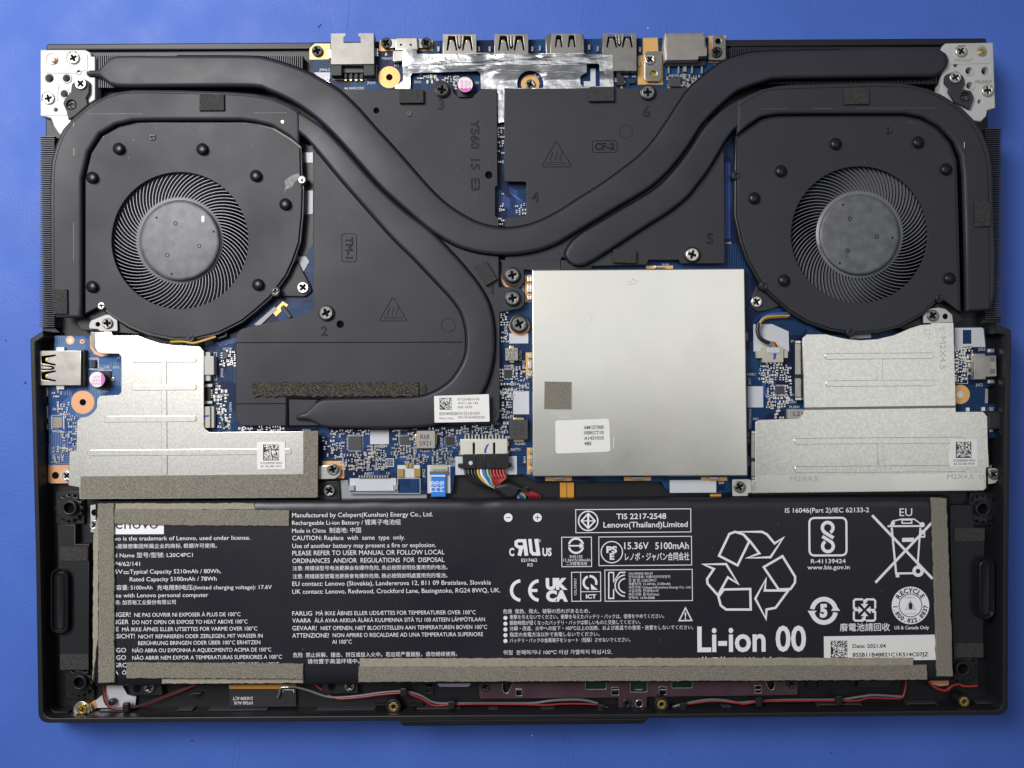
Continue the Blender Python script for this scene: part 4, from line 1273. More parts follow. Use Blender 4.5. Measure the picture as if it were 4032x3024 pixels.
passives("small_components", [(1650, 290, 1720, 310, 22, 5.5), (1690, 300, 1720, 330, 4, 12), (1745, 300, 1800, 320, 9, 5.5), (1280, 300, 1300, 345, 8, 6), (1785, 310, 1800, 345, 4, 6)], 12)
passives("small_components", [(2685, 300, 2740, 340, 12, 9), (2425, 290, 2500, 340, 8, 7), (2620, 300, 2760, 345, 10, 8)], 13)
passives("small_components", [(1958, 500, 1982, 640, 16, 5), (2030, 800, 2066, 845, 10, 5), (1962, 760, 1985, 840, 5, 4.5), (1958, 860, 1980, 890, 4, 5)], 14)
passives("small_components", [(3762, 1370, 3800, 1500, 36, 6.5), (3795, 1360, 3830, 1480, 18, 7)], 15)
passives("small_components", [(225, 1585, 270, 1640, 16, 5.5), (210, 1540, 240, 1570, 5, 6), (270, 1640, 300, 1780, 26, 5.5), (205, 1760, 250, 1820, 20, 5.5), (240, 1700, 270, 1780, 8, 5)], 16, io)
# BGA patch
slab("ball_grid", rect(1518, 1805, 1551, 1838), ZB, ZB + 0.05, M.white, board, holes=[rect(1521, 1808, 1548, 1835)])
b = Bag()
for i in range(4):
    for j in range(4):
        b.pbox(1523 + i * 6.3, 1810 + j * 6.3, 1527 + i * 6.3, 1814 + j * 6.3, ZB, ZB + 0.12, 0)
b.build("solder_balls", [M.tin], board)["kind"] = "stuff"

# silkscreen lettering
b = Bag()
zs = ZB + 0.07
for s, x, y, w, cap in (("PU2007", 1476, 1763, 42, 10), ("PU6601", 1567, 1697, 40, 10), ("PL6601", 1654, 1780, 40, 9), ("JHDT1", 1434, 1870, 36, 10), ("PU79024", 1475, 1845, 50, 10), ("Q127", 1816, 1694, 26, 9), ("D101", 1938, 1672, 28, 9),
                        ("1", 1976, 1706, 4, 9), ("12", 1823, 1706, 12, 9), ("JBATT1", 2006, 1775, 42, 10), ("PL5401", 2028, 1752, 40, 9), ("PR5412", 1978, 1648, 40, 9), ("RPC184", 1994, 1540, 40, 9), ("PU7701", 1985, 1447, 38, 9),
                        ("JFINL2", 1257, 280, 42, 10), ("M2x4.5", 1503, 234, 40, 9), ("A12", 1550, 262, 20, 9), ("JRJ45", 1446, 330, 33, 9), ("46J BARCODE", 1355, 352, 78, 9), ("DU21", 1632, 327, 26, 9), ("DU", 1872, 330, 14, 9),
                        ("PQ1115", 2635, 302, 38, 9), ("JDCIN1", 2676, 302, 40, 9), ("PL110", 2688, 314, 34, 9), ("R172", 2750, 306, 26, 9), ("H9", 2814, 263, 14, 9), ("RP", 2112, 307, 12, 8), ("CODE", 2855, 960, 24, 7),
                        ("SH18", 2606, 1045, 26, 8), ("SH9", 2830, 1906, 20, 9), ("UI138", 878, 1378, 34, 9), ("RI719", 866, 1560, 34, 9), ("PU3001", 3095, 1587, 40, 9), ("PL3001", 3108, 1607, 40, 9), ("DDRL1", 2942, 1478, 32, 9),
                        ("JUL2", 3852, 1380, 27, 10), ("JUC2", 3842, 1520, 27, 10), ("75", 3114, 1349, 14, 9), ("1", 1391, 1870, 4, 9), ("12", 1522, 1868, 12, 9), ("J5SD0", 1188, 1700, 34, 9), ("UK1", 2965, 1653, 20, 8)):
    text(b, s, x, y, x + w, cap, zs, 0, bold=0.01)
for s, x, y, w in (("SH12", 2064, 1152, 26), ("SH13", 2066, 1446, 26), ("SH14", 2070, 1823, 26), ("PL7701", 2053, 1420, 40), ("PJ7702", 1996, 1315, 36), ("PD2001", 1453, 1852, 42), ("PD103", 1641, 1785, 34), ("UI137", 1743, 1758, 36),
                   ("JRTC2", 1673, 1880, 32), ("DI117", 1781, 1836, 32), ("DI116", 1792, 1836, 32), ("JFAN2", 878, 1486, 36), ("JUL1", 858, 1534, 26), ("UI704", 912, 1620, 36), ("PD102", 908, 1690, 36), ("SH17", 2956, 1514, 26),
                   ("SYSTEM/STORAGE", 2958, 1688, 78), ("J5SD1", 2955, 1836, 38), ("67 175", 2954, 1742, 40), ("DIMM1", 2945, 1340, 30)):
    text(b, s, x, y, x + w, 9, zs, 0, rot=90, bold=0.01)
for q in (rect(1377, 1938, 1561, 1944), rect(1566, 1884, 1654, 1943)):
    b.stroke([p[:2] for p in q], 2, zs, 0, closed=True)
for q in ((843, 1388, 853, 1496), (350, 1410, 386, 1452), (205, 1635, 252, 1690), (1895, 1680, 1935, 1704), (3768, 1465, 3810, 1510), (2070, 1084, 2092, 1188)):
    b.stroke([p[:2] for p in rect(*q)], 2, zs, 0, closed=True)
b.sheet([(1520, 206), (1514, 218), (1526, 218)], zs, 0)
b.sheet([(2100, 290), (2108, 304), (2112, 290)], zs, 0)
b.build("silkscreen_print", [M.white], board, kind="stuff")
b = Bag()
for s, x, y, w in (("D64", 388, 1456, 20), ("L95", 411, 1450, 20), ("JIO3", 443, 1450, 26), ("C10063", 385, 1545, 40), ("BARCODE", 207, 1702, 38), ("24", 461, 1412, 12), ("D6", 208, 1615, 14)):
    text(b, s, x, y, x + w, 9, zs, 0, bold=0.01)
for q in ((350, 1414, 388, 1455), (203, 1636, 250, 1690), (388, 1458, 438, 1530)):
    b.stroke([p[:2] for p in rect(*q)], 2, zs, 0, closed=True)
b.sheet([(208, 1642), (245, 1642), (245, 1684), (208, 1684)], zs - 0.02, 1)
b.build("silkscreen_print", [M.white, M.ceramic], io, kind="stuff")
# straight copper traces in the widest open patches
b = Bag()
rnd = random.Random(21)
def bus(x, y, n, step, path, w=1.6, m=0):
    for k in range(n):
        b.stroke([(x + dx + k * step[0], y + dy + k * step[1]) for dx, dy in path], w, ZB + 0.012, m)
bus(1962, 745, 6, (5, 4), [(0, 0), (20, 20), (20, 60), (40, 80)])
bus(2010, 738, 5, (6, 3), [(0, 0), (0, 22), (25, 45), (25, 90)])
bus(1290, 1715, 7, (2, 9), [(0, 0), (40, 0), (60, 14), (80, 14)])
bus(1430, 1720, 6, (0, 8), [(0, 0), (26, 0), (40, 20), (40, 60)])
bus(1560, 1800, 7, (7, 5), [(0, 0), (30, 0), (44, 14), (44, 40), (20, 60)])
bus(1470, 1830, 5, (6, 6), [(0, 0), (0, 30), (-20, 50)])
bus(1650, 1780, 6, (8, 0), [(0, 20), (20, 0), (60, 0), (80, -30)])
bus(1810, 1700, 5, (5, 5), [(0, 0), (-30, 30), (-30, 60), (-10, 80)])
bus(3005, 1440, 5, (10, 6), [(0, 0), (0, 40), (20, 60), (20, 120)])
bus(2970, 1420, 4, (4, 4), [(0, 0), (30, 30), (34, 120), (50, 150)])
bus(850, 1340, 3, (5, 5), [(0, 6), (8, 12), (80, -8)], 2.2)
bus(2855, 640, 4, (6, 0), [(0, 0), (0, 300)], 2)
bus(2020, 1440, 4, (8, 8), [(0, 0), (40, 40), (40, 80)])
b.build("copper_traces", [M.blue_wire], board)["kind"] = "stuff"

# ------------------------------------------------------------------ ports
def usb_port(x0, y0, x1, y1, par, label, turn=0, centre=True, zt=17.6, spring_h=1.0, slope=0.0):
    """USB socket seen from above; turn 0 opens towards the rear, 90 towards the left wall"""
    w, h = x1 - x0, y1 - y0
    def T(u, v):
        if turn == 0:
            return (x0 + u * w, y0 + v * h)
        return (x0 + v * w, y1 - u * h)
    def q(l):
        return [T(u, v) for u, v in l]
    S = spring_h
    hole_l = q([(0.16, 0.10 * S), (0.37, 0.10 * S), (0.43, 0.86 * S), (0.39, 0.86 * S), (0.335, 0.40 * S), (0.20, 0.40 * S), (0.15, 0.86 * S), (0.11, 0.86 * S)])
    hole_r = q([(0.63, 0.10 * S), (0.84, 0.10 * S), (0.89, 0.86 * S), (0.85, 0.86 * S), (0.80, 0.40 * S), (0.665, 0.40 * S), (0.61, 0.86 * S), (0.57, 0.86 * S)])
    holes = [hole_l, hole_r]
    if centre:
        holes.append(q([(0.43, 0.10 * S), (0.46, 0.10 * S), (0.475, 0.58 * S), (0.50, 0.68 * S), (0.525, 0.58 * S), (0.54, 0.10 * S), (0.57, 0.10 * S), (0.555, 0.68 * S), (0.50, 0.82 * S), (0.445, 0.68 * S)]))
    o = slab("usb_port", q([(0, 0), (1, 0), (1, 1), (0, 1)]), zt - 0.35, zt, M.port, par, holes=holes, bev=0.1, label=label)
    # side walls and the dark inside
    for a, c in (((0, 0.0), (0.035, 1)), ((0.965, 0.0), (1, 1)), ((0.035, 0.96), (0.965, 1))):
        p0 = T(*a); p1 = T(*c)
        slab("port_wall", [(min(p0[0], p1[0]), min(p0[1], p1[1])), (max(p0[0], p1[0]), min(p0[1], p1[1])), (max(p0[0], p1[0]), max(p0[1], p1[1])), (min(p0[0], p1[0]), max(p0[1], p1[1]))],
             zt - 4.6, zt - 0.36, M.port, par)
    p0 = T(0.06, 0.10); p1 = T(0.94, 0.95)
    slab("port_tongue", [(min(p0[0], p1[0]), min(p0[1], p1[1])), (max(p0[0], p1[0]), min(p0[1], p1[1])), (max(p0[0], p1[0]), max(p0[1], p1[1])), (min(p0[0], p1[0]), max(p0[1], p1[1]))],
         zt - 4.4, zt - 3.2, M.hole, par)
    for u in (0.26, 0.735):
        c0 = T(u - 0.05, 0.30 * S); c1 = T(u + 0.05, 0.42 * S)
        slab("port_spring", [(min(c0[0], c1[0]), min(c0[1], c1[1])), (max(c0[0], c1[0]), min(c0[1], c1[1])), (max(c0[0], c1[0]), max(c0[1], c1[1])), (min(c0[0], c1[0]), max(c0[1], c1[1]))],
             zt - 1.3, zt - 0.6, M.brass, par, bev=0.15)
    return o
usb_port(1744, 134, 1876, 222, board, "rear USB socket between the USB-C socket and the second USB socket", spring_h=0.85)
usb_port(1947, 133, 2080, 222, board, "second rear USB socket, beside the display socket", spring_h=0.85)
usb_port(2373, 129, 2506, 278, board, "rear USB socket beside the power socket, its full shell bare", spring_h=0.45)
usb_port(156, 1381, 318, 1517, io, "USB socket in the left wall", turn=90, spring_h=0.45)
# display socket: a shell with chamfered flanks
disp = slab("display_socket", [(2170, 131), (2292, 130), (2292, 222), (2166, 222)], 16.8, 17.2, M.port, board, bev=0.12,
            holes=[[(2190, 138), (2211, 138), (2214, 185), (2209, 185), (2205, 155), (2194, 155), (2190, 185), (2185, 185)], [(2240, 138), (2262, 138), (2266, 185), (2261, 185), (2257, 155), (2246, 155), (2241, 185), (2236, 185)]],
            label="rear display socket with chamfered flanks")
slab("port_wall", [(2147, 142), (2170, 132), (2166, 222), (2150, 222)], 14.0, 16.6, M.screw_dark, board, bev=0.3)
slab("port_wall", [(2292, 131), (2301, 142), (2300, 222), (2292, 222)], 14.0, 16.6, M.screw_dark, board, bev=0.3)
slab("port_tongue", [(2175, 140), (2288, 140), (2288, 218), (2172, 218)], 13.6, 14.6, M.hole, board)
b = Bag()
for x, y in ((1726, 193), (1886, 193), (1928, 193), (2096, 193), (2126, 190), (2320, 186), (2354, 192), (2520, 195), (2518, 250)):
    b.pbox(x - 4, y - 10, x + 4, y + 9, ZB, ZB + 1.0, 0)
for y in (1373, 1525):
    b.pbox(222, y - 6, 252, y + 8, ZB, ZB + 1.2, 0)
for y in (1411, 1437, 1459, 1485):
    b.pbox(316, y - 4, 335, y + 4, ZB, ZB + 0.9, 0)
b.build("shell_legs", [M.tin], board)["kind"] = "stuff"
slab("port_back", rect(300, 1378, 332, 1520), ZB, 16.4, M.chip, io, bev=0.2)
b = Bag()
text(b, "ALLTOP", 262, 1428, 302, 9, 17.63, 0, rot=-90)
b.build("stamped_lettering", [M.stamp], io, kind="stuff")

# network socket
zt = 18.2
net = slab("network_socket", [(1303, 131, 3), (1361, 130), (1362, 142), (1353, 146), (1353, 168), (1420, 168), (1420, 146), (1411, 142), (1411, 130), (1472, 130, 3), (1473, 252), (1303, 253)],
           zt - 0.4, zt, M.port_dull, board, bev=0.12, label="silver network socket with a notched rear edge and black plastic back")
slab("port_wall", [(1303, 133), (1310, 133), (1310, 252), (1303, 252)], 13.5, zt - 0.42, M.screw_dark, board)
slab("port_wall", [(1466, 133), (1473, 133), (1473, 252), (1466, 252)], 13.5, zt - 0.42, M.screw_dark, board)
slab("port_tongue", [(1312, 172), (1466, 172), (1466, 250), (1312, 250)], 13.2, 15.0, M.chip, board)
slab("port_back", [(1304, 254), (1474, 253), (1474, 296), (1432, 297), (1432, 258), (1345, 258), (1345, 297), (1304, 297)], ZB, 17.6, M.chip, board, bev=0.2)
slab("port_back", [(1345, 259), (1432, 259), (1432, 286), (1345, 286)], ZB, 15.6, M.chip_grey, board, bev=0.2)
b = Bag()
for k in range(4):
    b.pbox(1357 + k * 21, 296, 1364 + k * 21, 318, ZB, ZB + 0.9, 0)
for x, y in ((1297, 210), (1483, 205)):
    b.pbox(x - 5, y - 14, x + 6, y + 16, ZB, ZB + 1.2, 1)
for k in range(4):
    b.pbox(1356 + k * 21, 290, 1365 + k * 21, 308, ZB, ZB + 1.6, 2)
b.build("shell_legs", [M.brass, M.tin, M.chip], board)["kind"] = "stuff"
b = Bag()
b.stroke([(1310, 300), (1314, 313), (1484, 311), (1484, 255)], 2.5, zs, 0)
b.build("silkscreen_print", [M.white], board, kind="stuff")

# USB-C sockets
usbc = slab("usb_c_socket", [(1558, 147, 4), (1644, 146, 4), (1646, 196), (1556, 197)], 15.4, 17.0, M.port, board, bev=0.4, label="rear USB-C socket held by two black screws")
slab("port_flange", [(1535, 152, 10), (1560, 154), (1560, 188), (1535, 188)], 15.0, 15.6, M.port, board, bev=0.1)
slab("port_flange", [(1640, 154), (1668, 152), (1668, 188), (1640, 188)], 15.0, 15.6, M.port, board, bev=0.1)
slab("port_rear", [(1547, 199), (1590, 199), (1590, 240), (1547, 240)], ZB, 16.6, M.port, board, bev=0.2)
screw(1521, 168, 22, 16.0, M.screw_black, board)
screw(1678, 168, 22, 16.0, M.screw_black, board)
for x, y in ((1579, 176), (1617, 176)):
    slab("port_slot", rect(x - 4, y - 4, x + 4, y + 4), 17.0, 17.03, M.hole, board)
usbc2 = slab("usb_c_socket", [(3834, 1391, 3), (3880, 1391), (3882, 1399), (3924, 1398, 4), (3927, 1483, 4), (3884, 1486), (3882, 1495), (3835, 1496, 3)], ZB, 16.9, M.port, board, bev=0.35,
             label="USB-C socket at the right wall")
for y0, y1 in ((1405, 1424), (1452, 1472)):
    slab("port_slot", rect(3898, y0, 3918, y1, 3), 16.9, 16.93, M.screw_dark, board)
b = Bag()
for k in range(12):
    b.pbox(3826, 1400 + k * 7.4, 3835, 1403 + k * 7.4, ZB, ZB + 0.5, 0)
for y in (1380, 1502):
    b.pbox(3890, y - 6, 3915, y + 7, ZB, ZB + 0.8, 0)
b.build("shell_legs", [M.tin], board)["kind"] = "stuff"
jack = slab("audio_jack", [(3893, 1622, 4), (3940, 1620, 6), (3948, 1640), (3946, 1690), (3893, 1692, 4)], ZB - 0.5, 17.2, M.chip, board, bev=0.6, label="black audio jack at the right wall")
b = Bag()
for x, y in ((3811, 1612), (3872, 1610), (3905, 1610), (3941, 1640), (3903, 1693)):
    b.pbox(x - 7, y - 7, x + 7, y + 8, ZB, ZB + 1.0, 0)
b.build("solder_tabs", [M.tin], board)
slab("grey_spacer", rect(3876, 1530, 3890, 1588, 5), ZB - 0.8, ZB - 0.2, M.clear, board)

# power socket
pw = slab("power_socket", [(2617, 127, 6), (2778, 125, 6), (2780, 160), (2786, 190), (2786, 222), (2752, 224), (2748, 238), (2618, 240, 6), (2615, 215), (2612, 180)], ZB, 18.0, M.port_dull, board, bev=0.8,
          label="silver power socket between two screwed ears")
slab("port_cover", [(2624, 140, 8), (2776, 139, 8), (2776, 184), (2784, 190), (2784, 220, 4), (2752, 222), (2748, 235), (2624, 237, 8)], 18.0, 18.4, M.port_dull, board, bev=0.2)
slab("port_ear", [(2538, 212, 10), (2548, 202), (2606, 201, 8), (2606, 308, 10), (2596, 320), (2548, 320, 12), (2538, 310)], 15.0, 15.6, M.port, board, holes=[circ(2573, 291, 14)], bev=0.15)
disc("port_ear_hole", 2573, 291, 15, 14.3, 14.6, M.brass, board)
screw(2560, 232, 21, 16.4, M.chrome, board)
slab("port_ear", [(2803, 150, 10), (2815, 138), (2848, 138, 12), (2857, 155), (2857, 225, 10), (2845, 236), (2790, 236, 8), (2790, 215), (2803, 195)], 15.0, 15.6, M.port, board, holes=[circ(2828, 162, 11)], bev=0.15)
disc("port_ear_hole", 2828, 162, 12, 14.3, 14.7, M.hole, board)
screw(2823, 204, 22, 16.4, M.screw_black, board)
b = Bag()
for x in (2633, 2672, 2725, 2764):
    b.pbox(x - 3, 242, x + 3, 288, ZB, ZB + 1.0, 0)
b.pbox(2690, 250, 2703, 282, ZB, ZB + 1.0, 0)
b.build("shell_legs", [M.tin], board)["kind"] = "stuff"
slab("port_back", [(2622, 240), (2776, 239), (2776, 258), (2622, 260)], ZB, 15.5, M.chip, board)
b = Bag()
text(b, "CJ", 2693, 178, 2714, 11, 18.43, 0)
text(b, "EC2AV000500", 2653, 200, 2755, 11, 18.43, 0)
b.build("stamped_lettering", [M.stamp], board, kind="stuff")

# crinkled aluminium tape over the rear ports: a wavy sheet with cut-outs
import bmesh
def tape():
    outline = fillet([(1585, 193, 6), (1640, 193, 4), (1642, 212), (1745, 214), (1875, 208), (2000, 210), (2160, 210), (2300, 208), (2310, 214), (2360, 214), (2375, 215), (2412, 216), (2416, 345),
               (1986, 347), (1984, 480), (1962, 484), (1958, 352), (1894, 350), (1892, 290, 10), (1880, 280), (1622, 288, 6), (1616, 300), (1616, 350), (1556, 350), (1555, 340), (1588, 318, 10), (1585, 260)])
    holes = [circ(2088, 330, 52, 30), fillet([(2310, 252, 8), (2360, 250, 8), (2362, 340), (2286, 340, 16), (2284, 300, 16), (2310, 285)])]
    z1 = 17.1
    me = slab_mesh([[P(x, y, z1) for x, y in outline]] + [[P(x, y, z1) for x, y in h] for h in holes], 0, 0.06)
    bm = bmesh.new(); bm.from_mesh(me)
    bmesh.ops.triangulate(bm, faces=bm.faces[:])
    for _ in range(4):
        long = [e for e in bm.edges if e.calc_length() > 0.0032]
        if not long: break
        bmesh.ops.subdivide_edges(bm, edges=long, cuts=1)
        bmesh.ops.triangulate(bm, faces=[f for f in bm.faces if len(f.verts) > 3])
    # drape: high over the ports, down on the board in front of them
    k = mmpx(z1)
    from mathutils import noise
    for v in bm.verts:
        px = v.co.x * 1000 / k + 2016; py = 1512 - v.co.y * 1000 / k
        t = min(1, max(0, (py - 255) / 60))
        hz = 17.75 * (1 - t) + 15.0 * t
        if px > 1640 and px < 1740 or px > 1885 and px < 1940 or px > 2095 and px < 2145 or px > 2305 and px < 2370:
            hz -= 1.2 * (1 - t)
        if px < 1640:
            hz = 16.9 - 1.5 * t
        if py > 352:
            hz = 15.6
        if px > 2340:
            hz = max(hz, 17.75 if py < 282 else 15.2)
        nz = noise.noise(Vector((px * 0.028, py * 0.028, 0))) * 0.22 + noise.noise(Vector((px * 0.07, py * 0.07, 3))) * 0.10
        v.co.z += (hz + nz) / 1000
        f = (CAM_H - (hz + nz)) / (CAM_H - z1)
        v.co.x *= f; v.co.y *= f
    bm.to_mesh(me); bm.free()
    return link("aluminium_tape", finish(me, M.foil, 60), laptop, label="crinkled silver tape laid over the rear sockets")
tape_o = tape()

# ------------------------------------------------------------------ silver shield and drive covers
zs2 = 18.2
shield = slab("silver_shield", [(2094, 1062, 5), (2933, 1056, 5), (2945, 1874, 5), (2097, 1877, 5)], ZB + 0.2, zs2, M.steel, laptop, bev=0.45, res=3,
              label="large square silver shield over the memory, with a foam square and white label")
slab("foam_square", [(2145, 1502), (2251, 1504), (2250, 1612), (2143, 1610)], zs2, zs2 + 0.7, M.foam, shield)
slab("white_label", [(2186, 1656, 12), (2398, 1648, 12), (2404, 1778, 12), (2188, 1786, 12)], zs2, zs2 + 0.08, M.paper, shield)
b = Bag()
for s, y in (("AM1ZT000", 1690), ("100KCT10", 1711), ("A1431010", 1732), ("4BE", 1753)):
    text(b, s, 2299 + (y - 1690) * 0.03, y, 2299 + (78 if len(s) > 4 else 30), 13, zs2 + 0.11, 0, rot=1.2, bold=0.02)
b.build("label_print", [M.ink], shield)
line("stamped_arrow", [(2326, 1264), (2326, 1233), (2314, 1234), (2331, 1210), (2348, 1233), (2337, 1233), (2337, 1264)], 0.05, zs2 - 0.02, M.stamp_soft, shield, closed=True)
tube("pen_mark", [(2472, 1112, zs2), (2492, 1106, zs2), (2488, 1098, zs2), (2500, 1102, zs2), (2510, 1112, zs2), (2472, 1122, zs2)], 0.05, M.stamp_soft, shield)
for pts in ([(2362, 1836), (2400, 1816), (2450, 1802), (2496, 1784)],):
    tube("scratch", [(x, y, zs2) for x, y in pts], 0.03, M.chrome if pts[0][0] == 2362 else M.stamp_soft, shield)
for q in ((2200, 1643, 2248, 1644), (2415, 1720, 2417, 1765)):
    b = Bag(); b.pbox(q[0], q[1], q[2], q[3], zs2, zs2 + 0.04); b.build("scratch", [M.paper], shield)
# clips that hold the shield
for x0, y0, x1, y1, v in ((2068, 1086, 2092, 1186, 1), (2070, 1388, 2094, 1488, 1), (2075, 1763, 2097, 1867, 1), (2147, 1878, 2251, 1893, 0), (2457, 1878, 2563, 1892, 0), (2760, 1878, 2863, 1893, 0), (2544, 1046, 2650, 1058, 0)):
    slab("bare_pad", rect(x0, y0, x1, y1), ZB, ZB + 0.07, M.gold, board)
    if v:
        for t0, t1 in ((0.04, 0.24), (0.34, 0.66), (0.76, 0.96)):
            slab("shield_clip", rect(x0 + 8, y0 + (y1 - y0) * t0, x1, y0 + (y1 - y0) * t1, 3), ZB + 0.07, ZB + 1.6, M.chrome, board, bev=0.3)
    else:
        slab("shield_clip", rect(x0 + 34, y0, x1 - 34, y1 - 4, 2), ZB + 0.07, ZB + 1.6, M.chrome, board, bev=0.2)

zc = 17.4
cl_pts = [(373, 1307), (438, 1307), (445, 1320, 4), (542, 1320), (588, 1338), (633, 1352), (687, 1359), (787, 1363, 14), (802, 1383), (802, 1684, 20), (823, 1702), (1000, 1700), (1251, 1698, 4), (1250, 1960, 4), (312, 1966, 4), (312, 1919, 3),
          (269, 1912, 4), (273, 1779, 4), (300, 1772, 4), (303, 1657, 10), (316, 1644), (340, 1641), (357, 1632), (372, 1618), (380, 1605), (382, 1571, 8), (393, 1558), (466, 1555, 10), (477, 1544), (477, 1404, 14), (466, 1393), (402, 1393),
          (382, 1386), (373, 1368)]
cover_l = slab("drive_cover", cl_pts, zc - 0.5, zc, M.zinc, laptop, bev=0.15, label="speckled silver drive cover on the left with stamped ridges and a foam edge")
slab("cover_skirt", [(312, 1920), (1250, 1905), (1250, 1958), (313, 1964)], zc - 3.0, zc - 0.5, M.zinc, cover_l)
slab("cover_skirt", [(320, 1660), (800, 1660), (800, 1700), (1245, 1704), (1245, 1900), (320, 1905)], ZB + 0.1, zc - 1.2, M.chip, cover_l)
slab("cover_ear", [(350, 1281, 8), (357, 1263, 8), (414, 1240, 6), (436, 1238, 10), (461, 1262, 5), (463, 1303, 4), (393, 1304, 3), (385, 1296, 3), (352, 1294, 6)], 15.6, 16.2, M.plate_white, cover_l, holes=[circ(385, 1277, 9)], bev=0.15)
disc("ear_hole", 385, 1277, 10, 14.8, 15.2, M.hole, cover_l, bev=0)
screw(421, 1273, 21, 17.0, M.screw_dark, cover_l)
slab("cover_fold", [(356, 1306), (373, 1308), (373, 1368), (382, 1386), (370, 1380), (358, 1360)], 15.0, 17.0, M.screw_dark, cover_l, bev=0.1)
def bead(par, z, x0, y0, x1, y1, h=0.28, mm=None):
    slab("stamped_ridge", rect(x0, y0, x1, y1, min(x1 - x0, y1 - y0) / 2), z - 0.05, z + h, mm or M.zinc, par, bev=0.14, res=1)
for q in ((518, 1406, 773, 1428), (518, 1514, 773, 1537), (409, 1638, 773, 1662), (343, 1769, 1148, 1793)):
    bead(cover_l, zc, *q)
bead(cover_l, zc, 635, 1410, 657, 1872, 0.24)
slab("foam_strip", [(317, 1877), (1194, 1868), (1194, 1697), (1252, 1696), (1250, 1958), (316, 1962)], zc, zc + 0.9, M.foam, cover_l)
slab("white_label", [(1011, 1742), (1122, 1740), (1124, 1846), (1013, 1848)], zc, zc + 0.36, M.paper, cover_l)
b = Bag()
data_matrix(b, 1036, 1749, 1099, 1813, zc + 0.4, 0, 18, seed=4)
text(b, "AT22H0020W0 WHG1", 1025, 1828, 1111, 9, zc + 0.4)
text(b, "0A 14Q 000 1KN1", 1026, 1841, 1107, 9, zc + 0.4)
b.build("label_print", [M.ink], cover_l)
b = Bag()
text(b, "M2X4.5", 382, 1366, 511, 24, zc + 0.02)
text(b, "M2X4.5", 326, 1872, 426, 20, zc + 0.02, rot=90)
b.stroke([(401, 1313), (393, 1327), (411, 1327)], 2, zc + 0.02, closed=True)
b.stroke([(289, 1852), (299, 1858), (289, 1864)], 2, zc + 0.02, closed=True)
b.stroke([(323, 1696), (323, 1745), (362, 1743)], 2.5, zc + 0.02)
text(b, "M2X4.5", 1160, 1760, 1226, 18, zc + 0.02, rot=-90)
b.build("stamped_lettering", [M.stamp_soft], cover_l, kind="stuff")
# strap and bracket at its right end
strap = slab("cover_strap", [(1251, 1835), (1290, 1832), (1322, 1830, 20), (1341, 1845, 12), (1340, 1870, 12), (1320, 1886, 16), (1252, 1888)], 15.2, 15.8, M.chrome, cover_l, bev=0.2)
screw(1310, 1849, 23, 16.8, M.screw_dark, cover_l)
slab("screw_bracket", [(1258, 1896), (1336, 1892, 6), (1341, 1974), (1256, 1976)], Z_FLOOR, 13.6, M.case, case, bev=0.3)
slab("screw_bracket", [(1268, 1910), (1326, 1908), (1328, 1968), (1268, 1970)], 13.6, 13.9, M.case_grey, case, bev=0.2)
screw(1296, 1933, 23, 15.0, M.screw_dark, case)
slab("grey_liner", [(1340, 1890), (1372, 1890), (1380, 1948), (1680, 1944), (1680, 1962), (1345, 1968)], Z_FLOOR, 12.6, M.clear, case)

zr = 17.4
cr_up = [(3160, 1330, 14), (3176, 1316), (3251, 1315), (3294, 1326), (3339, 1335), (3389, 1339), (3452, 1335), (3520, 1319), (3583, 1292), (3624, 1279), (3665, 1276), (3663, 1271), (3755, 1270), (3764, 1598), (3166, 1606)]
cover_r = slab("drive_cover", cr_up, zr - 0.2, zr + 0.4, M.zinc, laptop, bev=0.15, label="speckled silver drive cover on the right in two levels with a small white label")
cr_low = [(2974, 1653, 20), (3145, 1647, 14), (3164, 1628, 8), (3166, 1610), (3764, 1600), (3764, 1621), (3872, 1620, 16), (3888, 1640), (3890, 1752), (3895, 1838), (3883, 1842), (3884, 1924, 12), (3870, 1932), (3000, 1942), (2960, 1943), (2960, 1892), (2974, 1890)]
slab("cover_lower_level", cr_low, zr - 1.1, zr - 0.6, M.zinc, cover_r, bev=0.15)
slab("cover_step", [(3168, 1600), (3764, 1592), (3764, 1606), (3168, 1614)], zr - 1.0, zr - 0.15, M.screw_dark, cover_r, bev=0.1)
slab("cover_skirt", [(2985, 1670), (3870, 1640), (3868, 1920), (2980, 1930)], ZB + 0.1, zr - 1.2, M.chip, cover_r)
slab("cover_ear", [(3637, 1272), (3637, 1240, 12), (3660, 1216, 12), (3695, 1211, 10), (3722, 1216, 8), (3750, 1240, 6), (3753, 1270)], 16.0, 16.6, M.plate_white, cover_r, holes=[circ(3723, 1246, 11)], bev=0.15)
disc("ear_hole", 3723, 1246, 12, 15.0, 15.6, M.hole, cover_r, bev=0)
screw(3675, 1242, 23, 17.4, M.screw_dark, cover_r)
slab("cover_ear", [(2884, 1888, 5), (2945, 1887, 4), (2958, 1890), (2960, 1940), (2945, 1942), (2946, 1953, 4), (2885, 1954, 4)], 15.4, 16.0, M.plate_white, cover_r, bev=0.15)
screw(2913, 1918, 23, 16.8, M.screw_dark, cover_r)
slab("cover_ear", [(3893, 1846), (3922, 1843, 14), (3936, 1860, 12), (3934, 1886, 14), (3918, 1903, 12), (3893, 1906)], 15.4, 16.0, M.plate_white, cover_r, bev=0.15)
screw(3915, 1869, 20, 16.8, M.screw_dark, cover_r)
for q in ((3249, 1390, 3678, 1414), (3253, 1497, 3682, 1521)):
    bead(cover_r, zr + 0.4, *q)
bead(cover_r, zr + 0.4, 3454, 1404, 3476, 1508, 0.24)
for q in ((3127, 1723, 3800, 1748), (3130, 1834, 3808, 1860)):
    bead(cover_r, zr - 0.6, *q)
bead(cover_r, zr - 0.6, 3457, 1738, 3478, 1845, 0.24)
